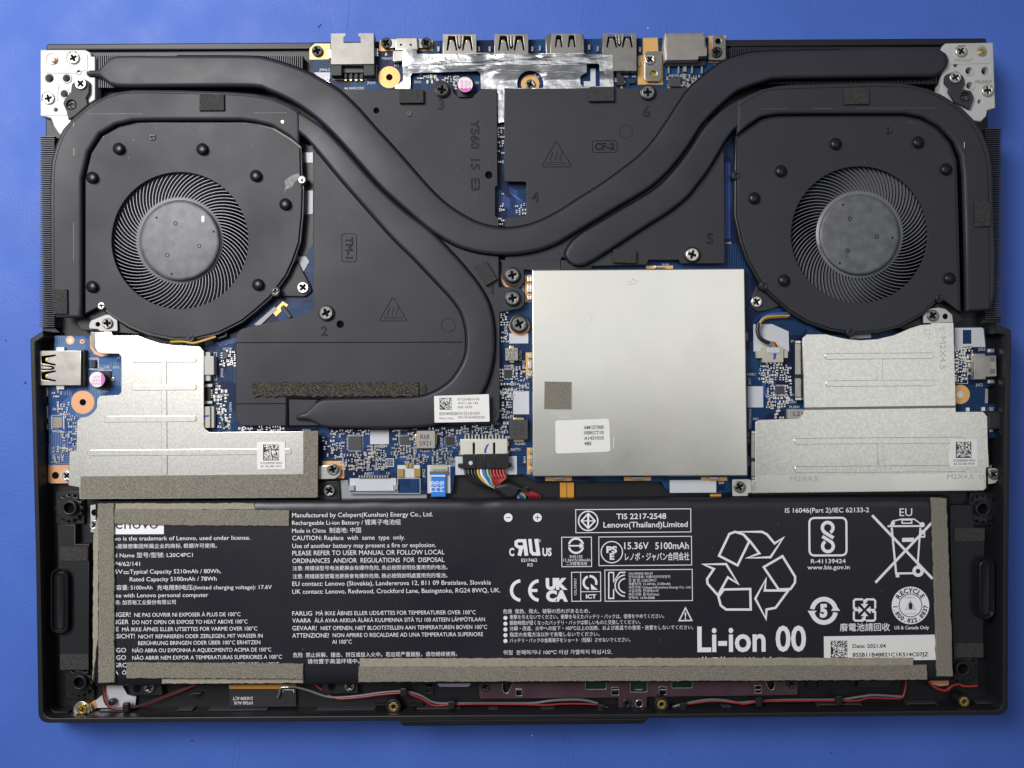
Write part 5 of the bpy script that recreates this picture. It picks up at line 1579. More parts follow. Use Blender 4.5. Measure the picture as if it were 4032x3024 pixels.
slab("cover_front_strip", [(2978, 1874), (3872, 1864), (3872, 1928), (2976, 1938)], zr - 0.6, zr - 0.52, M.steel, cover_r)
slab("white_label", [(3741, 1731), (3847, 1729), (3848, 1835), (3742, 1837)], zr - 0.6, zr - 0.24, M.paper, cover_r)
b = Bag()
data_matrix(b, 3764, 1739, 3826, 1803, zr - 0.2, 0, 18, seed=6)
text(b, "AT22H0030W0 WHG1", 3755, 1818, 3840, 9, zr - 0.2)
text(b, "0A 13O 000 1PUW", 3757, 1831, 3838, 9, zr - 0.2)
b.build("label_print", [M.ink], cover_r)
b = Bag()
text(b, "M2X4.5", 3702, 1326, 3702 + 128, 22, zr + 0.42, rot=-90)
b.stroke([(3715, 1289), (3697, 1300), (3718, 1304)], 2, zr + 0.42, closed=True)
b.stroke([(3640, 1298), (3662, 1298), (3661, 1318), (3642, 1318)], 2, zr + 0.42, closed=True)
b.stroke([(3652, 1324), (3664, 1338)], 2, zr + 0.42)
text(b, "M2X4.5", 3730, 1886, 3832, 18, zr - 0.5)
text(b, "M2X4.5", 3112, 1894, 3220, 18, zr - 0.5)
b.stroke([(3855, 1870), (3872, 1877), (3860, 1886)], 2, zr - 0.5, closed=True)
b.build("stamped_lettering", [M.stamp_soft], cover_r, kind="stuff")

# ------------------------------------------------------------------ battery
ZT = Z_BATT
def battery_mesh():
    nx, ny = 150, 50
    x0, x1, y0, y1 = 376, 3738, 1964, 2690
    v = []; f = []
    from mathutils import noise
    for j in range(ny + 1):
        for i in range(nx + 1):
            u = i / nx; w = j / ny
            u = 0.5 - 0.5 * math.cos(math.pi * u); w = 0.5 - 0.5 * math.cos(math.pi * w)
            px = x0 + (x1 - x0) * u
            py = y0 + (y1 - y0) * w - (px - 2016) * math.tan(TILT) * 0.8
            dx = min(px - x0, x1 - px); dt = (py + (px - 2016) * 0.006 - y0); db = y1 - py - (px - 2016) * 0.006
            z = ZT
            def drop(d, r, a):
                d = max(d, 0.0)
                return 0 if d > r else a * (1 - math.sqrt(max(0, 1 - (1 - d / r) ** 2)))
            z -= drop(dx, 14, 2.0)
            z -= drop(dt, 42, 2.2)
            z -= drop(db, 50, 2.0)
            edge = math.exp(-dt / 26.0) + math.exp(-db / 30.0)
            z += edge * 0.35 * noise.noise(Vector((px * 0.02, py * 0.012, 1.0)))
            z -= 0.7 * math.exp(-((px - 1905) / 26) ** 2) * math.exp(-dt / 70.0)
            a = P(px, py, z)
            v.append((a[0], a[1], z))
    for j in range(ny):
        for i in range(nx):
            a = j * (nx + 1) + i
            f.append((a, a + nx + 1, a + nx + 2, a + 1))
    # skirt down to the floor
    ringi = list(range(nx + 1)) + [j * (nx + 1) + nx for j in range(1, ny + 1)] + [ny * (nx + 1) + i for i in range(nx - 1, -1, -1)] + [j * (nx + 1) for j in range(ny - 1, 0, -1)]
    base = len(v)
    for k in ringi:
        v.append((v[k][0], v[k][1], 12.0))
    n = len(ringi)
    for k in range(n):
        k2 = (k + 1) % n
        f.append((ringi[k], ringi[k2], base + k2, base + k))
    return raw(v, f, M.film, smooth=50)
battery = link("battery", battery_mesh(), laptop, label="wide black battery pack covered in white print and edged with foam strips")

def jag(pts, amp=1.3, step=13, seed=0):
    rnd = random.Random(seed)
    out = []
    for k in range(len(pts)):
        a = pts[k]; c = pts[(k + 1) % len(pts)]
        n = max(1, int(math.dist(a[:2], c[:2]) / step))
        for i in range(n):
            t = i / n
            j = amp if i else amp * 0.4
            out.append((a[0] + (c[0] - a[0]) * t + rnd.uniform(-j, j), a[1] + (c[1] - a[1]) * t + rnd.uniform(-j, j)))
    return out
def foam(pts, z0, z1, mm):
    return slab("foam_strip", jag(pts, 1.5, 12, int(pts[0][1])), z0, z1, mm, battery, bev=0.2)
foam([(367, 2110), (388, 2010), (386, 2500), (364, 2688)], ZT - 1.6, ZT + 0.2, M.foam_light)
foam([(384, 1984), (447, 1983), (449, 2300), (450, 2687), (386, 2690), (388, 2300)], ZT, ZT + 1.0, M.foam)
foam([(449, 1983), (1000, 1982), (1005, 2006), (449, 2006)], ZT - 1.4, ZT + 0.15, M.foam_light)
foam([(450, 2005), (1139, 2010), (1138, 2071), (700, 2069), (450, 2062)], ZT, ZT + 1.0, M.foam)
foam([(497, 2610), (1194, 2615), (1194, 2674), (497, 2671)], ZT, ZT + 1.0, M.foam)
foam([(637, 2672), (1194, 2675), (1194, 2690), (637, 2693)], ZT - 1.8, ZT - 0.2, M.foam_light)
foam([(1416, 2594), (3597, 2591), (3597, 2621), (1416, 2627)], ZT, ZT + 0.8, M.foam_light)
foam([(1411, 2627), (2300, 2627), (3651, 2620), (3652, 2677), (2900, 2681), (1410, 2686)], ZT - 0.3, ZT + 1.0, M.foam)
rnd = random.Random(31)
rl = [(3669 + 22 * t + rnd.uniform(-1.5, 1.5), 1960 + 704 * t) for t in [i / 40 for i in range(41)]]
rr = [(3728 + 25 * t + rnd.uniform(-1.5, 1.5), 1963 + 701 * t) for t in [i / 40 for i in range(40, -1, -1)]]
foam(rl + rr, ZT, ZT + 1.1, M.foam)

ZX = ZT + 0.06
b = Bag()   # left column
L = [("Lenovo is the trademark of Lenovo, used under license.", 400, 2129, 985, 16), ("Lenovo是联想集团所属企业的商标, 根据许可使用。", 400, 2159, 854, 13.5), ("Model Name 型号/型號: L20C4PC1", 402, 2195, 759, 15),
     ("4ICP4/62/141", 412, 2229, 551, 16), ("Typical Capacity 5210mAh / 80Wh,", 511, 2259, 870, 16), ("15.36V", 400, 2259, 484, 16), ("Rated Capacity 5100mAh / 78Wh", 511, 2289, 853, 16),
     ("额定容量: 5100mAh", 414, 2322, 600, 15), ("充电限制电压(limited charging voltage): 17.6V", 618, 2322, 1070, 15), ("For use with Lenovo personal computer", 402, 2353, 820, 16), ("制造商: 加百裕工业股份有限公司", 414, 2380, 692, 13.5),
     ("DANGER!", 410, 2429, 514, 17), ("NE PAS OUVRIR NI EXPOSER À PLUS DE 100°C", 529, 2429, 947, 15), ("DANGER", 410, 2458, 506, 17), ("DO NOT OPEN OR EXPOSE TO HEAT ABOVE 100°C", 521, 2458, 974, 15),
     ("FARE", 412, 2486, 467, 17), ("MÅ IKKE ÅPNES ELLER UTSETTES FOR VARME OVER 100°C", 481, 2486, 1013, 15), ("VORSICHT!", 408, 2514, 531, 17), ("NICHT REPARIEREN ODER ZERLEGEN, MIT WASSER IN", 545, 2514, 1034, 15),
     ("BERÜHRUNG BRINGEN ODER ÜBER 100°C ERHITZEN", 544, 2540, 1025, 15), ("PERIGO", 410, 2569, 496, 17), ("NÃO ABRA OU EXPONHA A AQUECIMENTO ACIMA DE 100°C", 521, 2569, 1068, 15), ("PERIGO", 410, 2598, 496, 17),
     ("NÃO ABRIR NEM EXPOR A TEMPERATURAS SUPERIORES A 100°C", 521, 2598, 1110, 15), ("PELIGRO", 400, 2628, 502, 17), ("NO ABRIR NI EXPONER A TEMPERATURAS SUPERIORES A 100°C", 521, 2627, 1098, 15), ("FARA", 402, 2656, 466, 17), ("Ö", 481, 2656, 497, 15)]
for s, x, y, x1, cap in L:
    text(b, s, x, y, x1, cap, ZX, 0, bold=0.0)
for dy in (0, 7):
    b.sheet([(486, 2250 + dy), (508, 2250 + dy), (508, 2252.5 + dy), (486, 2252.5 + dy)], ZX)
b.sheet([(430, 2040), (645, 2040), (645, 2103), (430, 2104)], ZX, 0)
text(b, "Lenovo", 424, 2083, 622, 46, ZX + 0.04, 1)
b.build("printed_text", [M.print, M.ink], battery)

b = Bag()   # second column
L = [("Manufactured by Celxpert(Kunshan) Energy Co., Ltd.", 1150, 2037, 1704, 17), ("Rechargeable Li-ion Battery / 锂离子电池组", 1150, 2067, 1578, 16), ("Made in China  制造地: 中国", 1150, 2098, 1421, 16), ("CAUTION: Replace  with  same  type  only.", 1151, 2127, 1594, 17),
     ("Use of another battery may present a fire or explosion.", 1151, 2158, 1716, 17), ("PLEASE REFER TO USER MANUAL OR FOLLOW LOCAL", 1151, 2187, 1750, 18), ("ORDINANCES  AND/OR  REGULATIONS  FOR  DISPOSAL", 1151, 2217, 1750, 18),
     ("注意: 用错误型号电池更换会有爆炸危险, 务必按照说明处置用完的电池。", 1152, 2245, 1762, 13.5), ("注意: 用錯誤型號電池更換會有爆炸危險, 務必按照說明處置用完的電池。", 1152, 2277, 1762, 13.5),
     ("EU contact: Lenovo (Slovakia), Landererova 12, 811 09 Bratislava, Slovakia", 1151, 2307, 1933, 17), ("UK contact: Lenovo, Redwood, Crockford Lane, Basingstoke, RG24 8WQ, UK.", 1151, 2338, 1970, 17),
     ("FARLIG", 1151, 2424, 1229, 17), ("MÅ IKKE ÅBNES ELLER UDSÆTTES FOR TEMPERATURER OVER 100°C", 1244, 2423, 1873, 15.5), ("VAARA", 1151, 2452, 1224, 17), ("ÄLÄ AVAA AKKUA ÄLÄKÄ KUUMENNA SITÄ YLI 100 ASTEEN LÄMPÖTILAAN", 1238, 2451, 1909, 15.5),
     ("GEVAAR!", 1151, 2482, 1247, 17), ("NIET OPENEN, NIET BLOOTSTELLEN AAN TEMPERATUREN BOVEN 100°C", 1263, 2481, 1918, 15.5), ("ATTENZIONE!", 1151, 2511, 1295, 17), ("NON APRIRE O RISCALDARE AD UNA TEMPERATURA SUPERIORE", 1310, 2509, 1902, 15.5),
     ("AI 100°C", 1308, 2535, 1385, 15.5), ("危险  禁止拆解、撞击、挤压或投入火中。若出现严重鼓胀，请勿继续使用。", 1154, 2587, 1800, 14), ("请勿置于高温环境中。电池不可使用", 1211, 2612, 1560, 14)]
for s, x, y, x1, cap in L:
    text(b, s, x, y, x1, cap, ZX, 0, bold=0.0)
b.build("printed_text", [M.print], battery)

b = Bag()   # third column: text
L = [("TIS 2217-2548", 2427, 2044, 2623, 21, .015), ("Lenovo(Thailand)Limited", 2376, 2077, 2708, 21, .012), ("E217462", 2053, 2212, 2115, 12, .01), ("KS", 2077, 2230, 2098, 12, .01), ("R45130", 2244, 2197, 2293, 11, 0), ("15.36V/5100mAh", 2218, 2211, 2325, 11, 0),
     ("二次鋰電池組", 2228, 2225, 2312, 10, 0), ("15.36V", 2458, 2162, 2554, 26, .01), ("5100mAh", 2580, 2162, 2712, 26, .01), ("レノボ・ジャパン合同会社", 2461, 2205, 2714, 23, .012), ("PS", 2388, 2176, 2430, 24, .04), ("E", 2401, 2203, 2419, 24, .04),
     ("UK", 2149, 2319, 2235, 39, .07), ("CA", 2150, 2366, 2236, 38, .07), ("ICT", 2307, 2356, 2348, 15, .04), ("C", 2005, 2188, 2025, 29, .04), ("US", 2136, 2188, 2172, 29, .04), 
     ("危険  発熱、発火、破裂の恐れがあるため、", 1981, 2415, 2323, 13.5, 0), ("衝撃を与えないでください。衝撃を与えたバッテリ・パックは、使用をやめてください。", 2007, 2437, 2615, 13, 0), ("駆動時間が短くなったバッテリ・パックは新しいものと交換してください。", 2007, 2460, 2522, 13, 0),
     ("分解・改造、火中への投下・100℃以上の加熱、および高温での使用・放置をしないでください。", 2007, 2482, 2730, 13, 0), ("指定の充電方法以外で充電しないでください。", 2007, 2506, 2360, 13, 0), ("バッテリ・パックの金属端子をショート（短絡）させないでください。", 2007, 2529, 2482, 13, 0),
     ("위험  분해하거나 100℃ 이상 가열하지 마십시오.", 1982, 2577, 2411, 14, 0), ("Li-ion 00", 2746, 2565, 3174, 95, .022), ("使用後はリサイクル", 2756, 2624, 3090, 30, .02),
     ("!", 2696, 2438, 2702, 26, .03), ("CELXPERT", 0, 0, None, 0, 0)]
for s, x, y, x1, cap, bd in L:
    if cap:
        text(b, s, x, y, x1, cap, ZX, 0, bold=bd)
text(b, "CELXPERT", 2270, 2344, 2270 + 68, 9, ZX, 0, rot=90)
text(b, "®", 2116, 2135, 2130, 11, ZX)
for i, (s, x1) in enumerate((("XU100459-20143", 2569), ("전지의종류: 리튬이온이차전지", 2638), ("모 델 명: L20C4PC1", 2583), ("제품정격: 15.36Vdc, 5100mAh", 2640), ("제조자명: Celxpert(Kunshan) Energy Co., Ltd.", 2721), ("수입자명: 한국레노버", 2592),
                             ("제조국명: 중국(China)", 2595), ("연락처: 1670-0088", 2578))):
    text(b, s, 2475, 2263 + i * 13.7, x1, 9, ZX)
b.build("printed_text", [M.print], battery)

b = Bag()   # marks and boxes
b.step = 0.0015
def box(x0, y0, x1, y1, w=3):
    b.stroke([p[:2] for p in rect(x0, y0, x1, y1)], w, ZX, 0, closed=True)
def ring(cx, cy, r, w, a0=0, a1=360, n=36, m=0, z=None):
    full = abs(a1 - a0) >= 360
    k = n if full else n + 1
    b.stroke([(cx + r * math.cos(math.radians(a0 + (a1 - a0) * i / n)), cy - r * math.sin(math.radians(a0 + (a1 - a0) * i / n))) for i in range(k)], w, z or ZX, m, closed=full)
def dot(cx, cy, r, m=0, z=None, n=24):
    b.sheet(circ(cx, cy, r, n), z or ZX, m)
def st(pts, w, closed=False, m=0, z=None):
    b.stroke(pts, w, z or ZX, m, closed)
dot(2001, 2038, 17); dot(2116, 2038, 17)
st([(1992, 2038), (2010, 2038)], 3, m=1, z=ZX + .03); st([(2106, 2038), (2126, 2038)], 3, m=1, z=ZX + .03); st([(2116, 2028), (2116, 2048)], 3, m=1, z=ZX + .03)
box(2267, 2005, 2720, 2096)
ring(2316, 2051, 38, 5)
st([(2316, 2022), (2343, 2051), (2316, 2080), (2289, 2051)], 6, True)
st([(2316, 2024), (2316, 2078)], 8); st([(2294, 2051), (2338, 2051)], 4)
box(2212, 2115, 2329, 2231)
ring(2268, 2149, 28, 8, 12, 168); ring(2268, 2149, 28, 8, 192, 348)
st([(2238, 2149), (2290, 2149)], 6); b.sheet([(2282, 2138), (2300, 2149), (2282, 2160)], ZX)
box(2358, 2113, 2723, 2226)
ring(2409, 2174, 42, 4)
ring(2052, 2325, 38, 13, 95, 265); ring(2124, 2325, 38, 13, 95, 265); st([(2090, 2325), (2116, 2325)], 12)
box(2251, 2253, 2365, 2367); st([(2286, 2252), (2287, 2367)], 3); st([(2287, 2330), (2365, 2329)], 3)
ring(2323, 2294, 25, 9, 110, 260); ring(2323, 2294, 25, 9, -20, 95); b.sheet([(2326, 2298), (2354, 2322), (2328, 2322)], ZX)
box(2382, 2243, 2726, 2366)
st([(2397, 2254), (2397, 2356), (2416, 2356), (2416, 2320)], 5); st([(2397, 2254), (2416, 2254), (2416, 2290), (2440, 2254), (2463, 2254)], 5)
ring(2464, 2306, 42, 5, 95, 265); ring(2464, 2306, 28, 5, 95, 265)
for i in range(5):
    dot(1990, 2433 + i * 22.7, 8)
st([(2699, 2394), (2724, 2443), (2674, 2444)], 5, True)
# recognised-component monogram, leaning letters
st([(2064, 2123), (2073, 2188)], 15); st([(2064, 2129), (2040, 2129), (2032, 2134), (2032, 2147), (2041, 2154), (2066, 2154)], 12); st([(2052, 2156), (2045, 2188)], 15)
st([(2086, 2122), (2092, 2172), (2099, 2181), (2116, 2181)], 13); st([(2111, 2122), (2121, 2188)], 15)
# three folded arrows
SA = [[(2831, 2188), (2872, 2102), (2895, 2094), (2927, 2104), (2950, 2132), (2904, 2226)], [(2900, 2094), (3000, 2094), (3020, 2104), (3050, 2140), (3084, 2118), (3034, 2194), (2942, 2197), (2990, 2179), (2954, 2132), (2927, 2104)],
      [(2770, 2222), (2859, 2221), (2906, 2298), (2866, 2273), (2827, 2344), (2786, 2298), (2784, 2280), (2811, 2240)], [(2850, 2321), (2954, 2319), (2956, 2400), (2859, 2400), (2838, 2384), (2829, 2350)],
      [(3007, 2233), (3081, 2190), (3131, 2271), (3130, 2294), (3113, 2319), (3066, 2321)], [(3011, 2325), (3104, 2325), (3054, 2393), (3018, 2400), (3016, 2436), (2974, 2357), (3016, 2280)]]
for s in SA:
    st(s, 9, True)
b.build("printed_marks", [M.print, M.ink], battery)

b = Bag()   # right column
b.step = 0.0015
L = [("IS 16046(Part 2)/IEC 62133-2", 3091, 2019, 3422, 18, .01), ("R-41139424", 3193, 2218, 3330, 16, .012), ("www.bis.gov.in", 3179, 2242, 3346, 16, .012), ("EU", 3542, 2032, 3592, 30, .0), ("廢電池請回收", 3307, 2483, 3504, 23, .01),
     ("US & Canada Only", 3522, 2478, 3658, 13, .012), ("5", 3228, 2428, 3258, 46, .06)]
for s, x, y, x1, cap, bd in L:
    text(b, s, x, y, x1, cap, ZX, 0, bold=bd)
q = fillet(rect(3187, 2039, 3333, 2187, 22))
st(q, 8, True)
ring(3259, 2078, 21, 13, -60, 250); ring(3260, 2151, 21, 13, 120, 430)
st([(3243, 2094), (3282, 2118)], 13); st([(3238, 2112), (3276, 2136)], 13)
# crossed-out bin
st([(3434, 2029), (3672, 2279)], 10); st([(3447, 2294), (3672, 2055)], 10)
st([(3495, 2072), (3640, 2071)], 7); st([(3506, 2070), (3515, 2052), (3550, 2044), (3600, 2044), (3630, 2066)], 5)
st([(3552, 2047), (3552, 2060), (3590, 2060), (3590, 2047)], 5, True)
st([(3511, 2077), (3529, 2262)], 8); st([(3624, 2077), (3613, 2225)], 7); st([(3529, 2258), (3600, 2257)], 8); st([(3534, 2262), (3534, 2273)], 14)
b.sheet([(3552, 2118), (3599, 2117), (3599, 2133), (3552, 2134)], ZX)
st([(3622, 2090), (3640, 2090), (3640, 2114), (3620, 2114)], 6); dot(3631, 2066, 10); dot(3516, 2060, 8)
ring(3615, 2249, 16, 13)
# numbered loop
ring(3244, 2405, 46, 18, 8, 172); ring(3244, 2405, 46, 18, 188, 352)
b.sheet([(3180, 2405), (3216, 2405), (3194, 2428)], ZX); b.sheet([(3272, 2405), (3308, 2405), (3290, 2380)], ZX)
# four-arrow square
for k in range(4):
    a = math.radians(90 * k)
    def R(x, y):
        return (3404 + x * math.cos(a) - y * math.sin(a), 2402 + x * math.sin(a) + y * math.cos(a))
    st([R(-6, -42), R(-36, -42), R(-42, -36), R(-42, -8), R(-30, -6)], 8)
    st([R(0, -42), R(0, -22)], 9)
    b.sheet([R(-15, -24), R(15, -24), R(0, -6)], ZX)
# recycling seal
dot(3585, 2384, 74, n=48)
ring(3585, 2384, 45, 3, m=1, z=ZX + .03)
for i, c in enumerate("RECYCLE"):
    a = 90 + (3 - i) * 17.5
    text(b, c, 3585 + 50 * math.cos(math.radians(a)), 2384 - 50 * math.sin(math.radians(a)), None, 18, ZX + .16, 1, rot=a - 90, bold=.03, align='C')
for i, c in enumerate("1.800.822.8837"):
    a = 185 + i * 13.1
    text(b, c, 3585 + 68 * math.cos(math.radians(a)), 2384 - 68 * math.sin(math.radians(a)), None, 16, ZX + .16, 1, rot=a + 90, bold=.03, align='C')
text(b, "RBRC", 3562, 2357, 3608, 9, ZX + .16, 2); text(b, "Li-ion", 3564, 2419, 3608, 9, ZX + .16, 2)
b.sheet([(3578, 2372), (3593, 2372), (3593, 2398), (3578, 2398)], ZX + .03, 1)
b.stroke([(3585, 2364), (3604, 2400), (3566, 2400)], 3, ZX + .03, 2, True)
b.build("printed_marks", [M.print, M.ink, M.ink_grey], battery)

slab("white_label", [(3244, 2506), (3683, 2499), (3685, 2598), (3400, 2602), (3245, 2600)], ZT, ZT + 0.1, M.paper, battery)
b = Bag()
data_matrix(b, 3271, 2522, 3337, 2590, ZT + 0.13, 0, 20, seed=9)
text(b, "Date: 2021.04", 3357, 2551, 3488, 14, ZT + 0.13, bold=0.02)
text(b, "8SSB11B48821C1KS14C07JZ", 3357, 2586, 3656, 15, ZT + 0.13, bold=0.02)
b.build("label_print", [M.ink], battery)
# side fixing ears of the battery
slab("battery_ear", [(355, 1990), (384, 1985), (384, 2100), (356, 2095)], 12.5, 14.2, M.plate_white, battery, bev=0.2)
disc("ear_hole", 372, 2018, 13, 14.2, 14.25, M.hole, battery, bev=0)
screw(373, 2069, 22, 15.4, M.screw, battery)
# battery plug and its bundle of wires
slab("battery_plug", [(1821, 1789, 4), (2003, 1786, 4), (2004, 1845, 3), (1822, 1847, 3)], ZB + 0.3, ZB + 3.4, M.stud, battery, bev=0.3)
slab("battery_plug", rect(1803, 1825, 2014, 1841, 2), ZB + 0.3, ZB + 2.0, M.stud, battery, bev=0.2)
for x in (1868, 1908, 1948):
    slab("battery_plug", rect(x, 1792, x + 4, 1840), ZB + 3.35, ZB + 3.7, M.stud, battery, bev=0.1)
disc("white_dot", 1853, 1823, 8, ZB + 3.4, ZB + 3.45, M.white, battery, bev=0)
cols = [M.black_wire] * 4 + [M.yellow, M.white_wire, M.blue_wire, M.green_wire] + [M.red] * 5
for k, mm in enumerate(cols):
    x = 1832 + k * 12.4
    t = k / 12
    pts = [(x, 1846, 16.0), (x + 3, 1868, 16.6 + 0.2 * t), (x + 16 - 6 * t, 1888 - 6 * t, 16.6 + 0.8 * t), (1905 + 60 * t, 1912 - 6 * t + 0 * k, 16.2 + 0.8 * t), (1968 + 20 * t, 1932 - 8 * t, 15.4 + 0.6 * t)]
    tube("battery_wire", pts, 0.55, mm, battery, n=5)
out = [M.yellow, M.white_wire, M.blue_wire, M.green_wire, M.red, M.red, M.red, M.red]
for k, mm in enumerate(out):
    x = 2026 + k * 13 + (6 if k > 3 else 0)
    tube("battery_wire", [(1990 + k * 7, 1925 + k * 0.6, 15.2), (2008 + k * 10, 1935, 15.6), (x - 2, 1950, 15.6), (x + 4, 1966, 14.6), (x + 6, 1976, 14.2)], 0.55, mm, battery, n=5)
slab("wire_sleeve", spline([(1945, 1918), (1975, 1905), (2010, 1902), (2060, 1920), (2085, 1932), (2050, 1938), (2030, 1960), (1995, 1965), (1968, 1945)], 4, True), 14.4, 17.6, M.black_wire, battery, bev=1.2, res=3)
tube("wire_sleeve", [(1950, 1925, 15), (1990, 1940, 15.5), (2020, 1962, 15), (2030, 1975, 14.4)], 1.3, M.black_wire, battery)

# amber flat cables beside the battery
for x0, y0, x1, y1 in ((2205, 1900, 2231, 1962), (2233, 1900, 2260, 1962), (2796, 1944, 2840, 1962)):
    slab("flat_cable", rect(x0, y0, x1, y1), 12.4, 12.9, M.amber, case, bev=0.1)

# ------------------------------------------------------------------ speakers
def gear(cx, cy, r):
    pts = []
    for i in range(14):
        for d, rr in ((-0.30, 0.86), (-0.22, 1.0), (0.22, 1.0), (0.30, 0.86)):
            a = math.tau * (i + d) / 14
            pts.append((cx + r * rr * math.cos(a), cy + r * rr * math.sin(a)))
    return pts
def speaker(side, plate, cone, foams, gromm):
    o = slab("speaker", plate, Z_FLOOR, 15.0, M.case_grey, laptop, bev=0.3, label="%s speaker in a dark grey box with an oval cone" % side)
    cx, cy, w, h = cone
    L = []
    for dw, z in ((0, 15.0), (0, 16.4), (4, 17.2), (10, 17.5), (16, 17.3), (24, 16.4), (30, 16.2), (36, 16.4), (42, 16.6), (50, 16.2)):
        L.append((race(cx, cy, w - dw, h - dw), z))
    rings("speaker_cone", L, M.stud, o)
    for f in foams:
        slab("speaker_foam", rect(*f), 15.0, 15.5, M.foam_speaker, o)
    for x, y in gromm:
        slab("grommet_seat", rect(x - 52, y - 66, x + 60, y + 62), Z_FLOOR, 13.0, M.case_grey, o, bev=0.2)
        slab("rubber_grommet", gear(x, y, 56), 13.0, 14.6, M.stud, o, bev=0.25)
        disc("grommet_ring", x, y, 29, 14.6, 16.6, M.case_grey, o, hole=20, bev=0.25)
        disc("grommet_hole", x, y, 21, 13.0, 14.7, M.hole, o, bev=0)
    return o
spk_l = speaker("left", [(226, 2065), (296, 2065), (296, 2142), (350, 2142), (350, 2640), (235, 2640)], (235, 2367, 74, 262), [(236, 2152, 345, 2208), (236, 2576, 348, 2637)], [(271, 2001), (310, 2689)])
spk_r = speaker("right", [(3741, 1990), (3832, 1988), (3836, 2075), (3878, 2078), (3872, 2592), (3752, 2594)], (3880, 2316, 78, 250), [(3759, 2080, 3877, 2131), (3756, 2533, 3872, 2588)], [(3872, 2005), (3793, 2635)])

# ------------------------------------------------------------------ touchpad bracket and front edge
hs = [rect(2031, 2711, 2056, 2740, 4), rect(2408, 2706, 2437, 2737, 4), rect(2595, 2704, 2624, 2735, 4), rect(2972, 2699, 2998, 2729, 4), rect(2305, 2672, 2387, 2714, 5), rect(2482, 2672, 2548, 2725, 5), rect(2645, 2670, 2725, 2709, 5),
      [(1978, 2676), (2020, 2676), (2019, 2690), (2004, 2722), (1996, 2731, 6), (1984, 2726, 8), (1978, 2712)], [(3008, 2668), (3050, 2668), (3050, 2700), (3044, 2716, 8), (3034, 2718, 6), (3024, 2706)], circ(2517, 2770, 14, 20)]
tp = slab("touchpad_bracket", [(1887, 2655), (3140, 2645), (3141, 2736, 8), (2900, 2740), (2548, 2744), (2546, 2792, 10), (2538, 2797), (2444, 2798, 10), (2436, 2790), (2435, 2747), (2100, 2750), (1892, 2752, 10), (1887, 2740)], 13.0, 13.6, M.purple, laptop, holes=hs, bev=0.1,
          label="purple brown touchpad bracket with cut-outs along the front edge")
for h in hs:
    q = fillet(h)
    tube("cut_edge", [(x, y, 13.55) for x, y in q + q[:1]], 0.16, M.chrome, tp, smooth_path=False)
for x, y in ((1910, 2705), (2469, 2770), (3117, 2694)):
    screw(x, y, 19, 14.3, M.screw_black, tp)
slab("green_board", rect(2300, 2676, 2730, 2722), 12.0, 12.4, mat("green solder mask", (0.004, 0.03, 0.018), 0.4), tp)
for x in (2042, 2422, 2610, 2985, 2515):
    tube("metal_bar", [(x - 14, 2716, 12.6), (x + 14, 2715, 12.6)], 0.3, M.chrome, tp)
slab("foil_piece", [(1723, 2670), (1853, 2670), (1853, 2695, 8), (1845, 2704), (1730, 2704, 8), (1723, 2695)], 12.4, 12.8, mat("lilac foil", (0.62, 0.52, 0.66), 0.3, 0.7), case)
# brass inserts in black posts
for x, y, post in ((1549, 2784, 30), (2606, 2775, 30), (3798, 2764, 26), (321, 2795, 0)):
    if post:
        disc("screw_post", x, y, post, Z_FLOOR, 17.0, M.case, case, hole=16, bev=0.3)
    g = []
    for i in range(12):
        for d, rr in ((-0.2, 19), (0.2, 19), (0.35, 16.5), (0.65, 16.5)):
            a = math.tau * (i + d) / 12
            g.append((x + rr * math.cos(a), y + rr * math.sin(a)))
    slab("brass_insert", g, Z_FLOOR, 17.3, M.brass, case, holes=[circ(x, y, 9, 16)], bev=0.12)
    disc("insert_hole", x, y, 9.5, Z_FLOOR + 0.1, 15.0, M.hole, case, bev=0)
for x, y in ((1500, 2775), (1640, 2778)):
    slab("rib", rect(x - 26, y - 2, x + 26, y + 2), Z_FLOOR, 14, M.case_grey, case)
# screw brackets
for pts, hx, hy, sx, sy in (([(510, 2688), (630, 2688), (642, 2738, 4), (508, 2740)], 540, 2712, 586, 2710), ([(1272, 2682), (1405, 2682), (1412, 2732, 4), (1264, 2734, 4)], 1306, 2705, 1375, 2703)):
    slab("screw_bracket", pts, Z_FLOOR, 14.6, M.case_grey, case, bev=0.3)
    disc("bracket_hole", hx, hy, 15, 14.6, 14.64, M.hole, case, bev=0)
    screw(sx, sy, 21, 15.6, M.screw_dark, case)
# silver foil in the corner
foil = slab("foil_patch", [(420, 2690), (476, 2690), (501, 2736, 8), (536, 2741, 4), (532, 2780, 6), (512, 2784), (382, 2787), (374, 2760), (415, 2727)], 12.6, 13.0, M.foil_soft, laptop, label="shiny silver foil patch in the front left corner")
slab("foil_link", [(352, 2772), (372, 2756), (382, 2786), (362, 2800)], 12.9, 13.2, M.copper, foil)
slab("foil_ring", circ(321, 2795, 33) , 15.4, 15.8, M.chrome, foil, holes=[circ(321, 2795, 18)], bev=0.15)
slab("foil_link", [(335, 2785), (352, 2770), (362, 2798), (330, 2822), (310, 2822)], 15.0, 15.3, M.chrome, foil)
disc("black_bead", 437, 2768, 14, 13.0, 15.5, M.stud, foil, bev=0.8)
slab("copper_foil", [(3653, 2660), (3740, 2664), (3735, 2698), (3700, 2702), (3664, 2694)], 12.4, 12.7, M.copper, laptop, label="small copper foil beside the lower right speaker")

